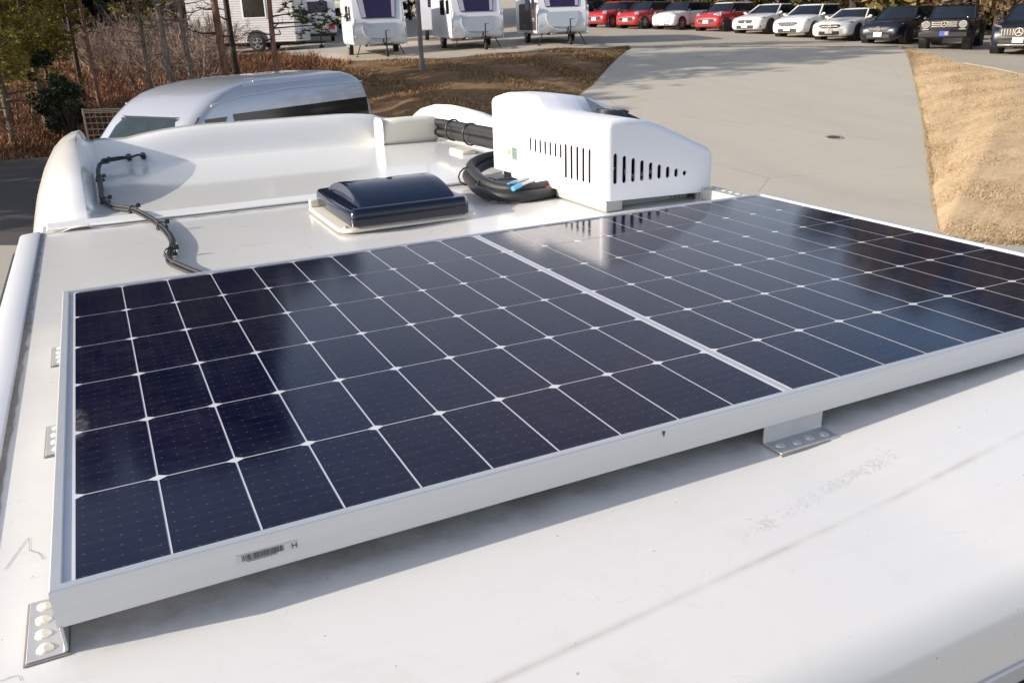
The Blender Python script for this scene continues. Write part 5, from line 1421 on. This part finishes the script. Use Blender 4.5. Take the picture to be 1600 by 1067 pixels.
V_ol = variants((61, 62), 8.5, 2.6, 5200, .13, 'olive_leaf', .06); V_br = variants((63, 64), 8.0, 2.4, 4200, .12, 'brown_leaf', .05); V_dk = variants((65, 66), 10.5, 2.9, 6500, .14, 'dark_leaf', .08)
V_sc = variants((67, 68, 69), 2.7, 1.5, 3200, .085, 'olive_leaf', .03)
def plant(name, var, u, d, s, label, group, cat="tree", rz=0.0, z=None):
    root = thing(name, label, cat, S(u, d, (lot(u, d) if z is None else z) - .1), rz, group); root.scale = (s, s, s*1.0)
    link("trunk", var[0], root); link("crown", var[1], root)
    return root
r = random.Random(101)
GT = "trees behind the parked cars"
for k in range(22):
    u_ = 4 + k*1.95 + r.uniform(-.5, .5); d_ = 64 - k*1.05 + r.uniform(-1.5, 3)
    kind = r.choice((0, 0, 1, 1, 2)); var = (V_ol, V_br, V_dk)[kind][k % 2]
    lab = ("olive winter tree in the belt behind the parked cars", "brown winter tree in the belt behind the parked cars", "dark evergreen tree in the belt behind the parked cars")[kind]
    plant("broad_tree", var, u_, d_, r.uniform(.8, 1.25), lab, GT, rz=r.uniform(0, 6))
for k in range(30):
    u_ = 5 + k*1.15 + r.uniform(-.3, .3); d_ = 60.5 - k*.83 + r.uniform(-.6, .6)
    plant("scrub_bush", V_sc[k % 3], u_, d_, r.uniform(.8, 1.2), "olive brown scrub bush along the back of the car row", "scrub bushes along the back of the car row", "bush", rz=r.uniform(0, 6))
GR = "tall dark trees to the right of the car park"
for k, (u_, d_, s_) in enumerate(((27, 38, 1.15), (30, 33, 1.3), (33, 28, 1.2), (36, 36, 1.5), (29, 42, 1.2), (38, 24, 1.3), (34, 44, 1.4), (40, 31, 1.5))):
    plant("dark_tree", V_dk[k % 2], u_, d_, s_, "tall dark evergreen tree at the right side of the car park", GR, rz=k*1.3)
GL = "trees far behind the caravans and the left slope"
for k in range(20):
    u_ = -42 + k*1.9 + r.uniform(-.6, .6); d_ = 68 + r.uniform(-4, 6) - max(0, -u_ - 20)*.35
    kind = r.choice((1, 2, 2)); var = (V_ol, V_br, V_dk)[kind][k % 2]
    plant("broad_tree", var, u_, d_, r.uniform(.75, 1.1) * (.55 if -12 < u_ < 4 else 2.0), ("", "brown winter tree far behind the left slope and the caravans", "dark evergreen far behind the left slope and the caravans")[kind], GL, rz=r.uniform(0, 6))
for k in range(13):
    u_ = -34 + k*1.5 + r.uniform(-.4, .4); d_ = 52 + r.uniform(-3, 3)
    if -15.5 < u_: d_ = 58
    plant("scrub_bush", V_sc[k % 3], u_, d_, r.uniform(.9, 1.3), "brown scrub bush behind the pines on the left slope", "scrub bushes behind the pines on the left slope", "bush", rz=r.uniform(0, 6))

GS2 = "dense dark trees left of the yard that shade it"
for k, (u_, d_, s_) in enumerate(((-20, 13.3, .85), (-22.5, 15.5, .95), (-20, 17, .9), (-23.5, 11.8, .95), (-21.5, 18.8, .9))):
    plant("dark_tree", V_dk[k % 2], u_, d_, s_, "dense dark evergreen standing left of the yard, out of the picture", GS2, rz=k*1.7, z=-2.95)
r = random.Random(131)
for k in range(16):
    dd = r.uniform(38, 43); u_ = px(150 + k*13.5, dd)
    o = link("bare_shrub", sh[k % 2], None, S(u_, dd, ground_z(u_, dd) - .05)); o.rotation_euler = (0, 0, r.uniform(0, 6)); o.scale = (r.uniform(.9, 1.3),)*3
    tag(o, "grey leafless shrub in the tangle left of the cladded trailer", "shrub", "grey leafless shrubs left of the trailer")

r = random.Random(151)
GT2 = "towering dark trees behind the left slope"
for k in range(15):
    u_ = -44 + k*2.42; d_ = 57 + r.uniform(-2, 3)
    if u_ > -18.5: continue
    plant("tall_tree", V_dk[k % 2], u_, d_, r.uniform(2.6, 3.0), "towering dark evergreen behind the pines on the left slope", GT2, rz=r.uniform(0, 6))

GB = "tall trees close behind the black off-roader"
for k, (u_, d_, s_, v_) in enumerate(((20.5, 43, 1.7, 0), (23, 45, 1.9, 2), (22, 39.5, 1.6, 1), (25.5, 41, 1.9, 2), (24.5, 36.5, 1.6, 0), (18.6, 47.5, 1.5, 2), (27.5, 38, 1.9, 2))):
    plant("broad_tree", (V_ol, V_br, V_dk)[v_][k % 2], u_, d_, s_ * (.8 if v_ == 2 else 1), ("tall olive tree close behind the black off-roader", "tall brown tree close behind the black off-roader", "tall dark evergreen close behind the black off-roader")[v_], GB, rz=k*2.1)
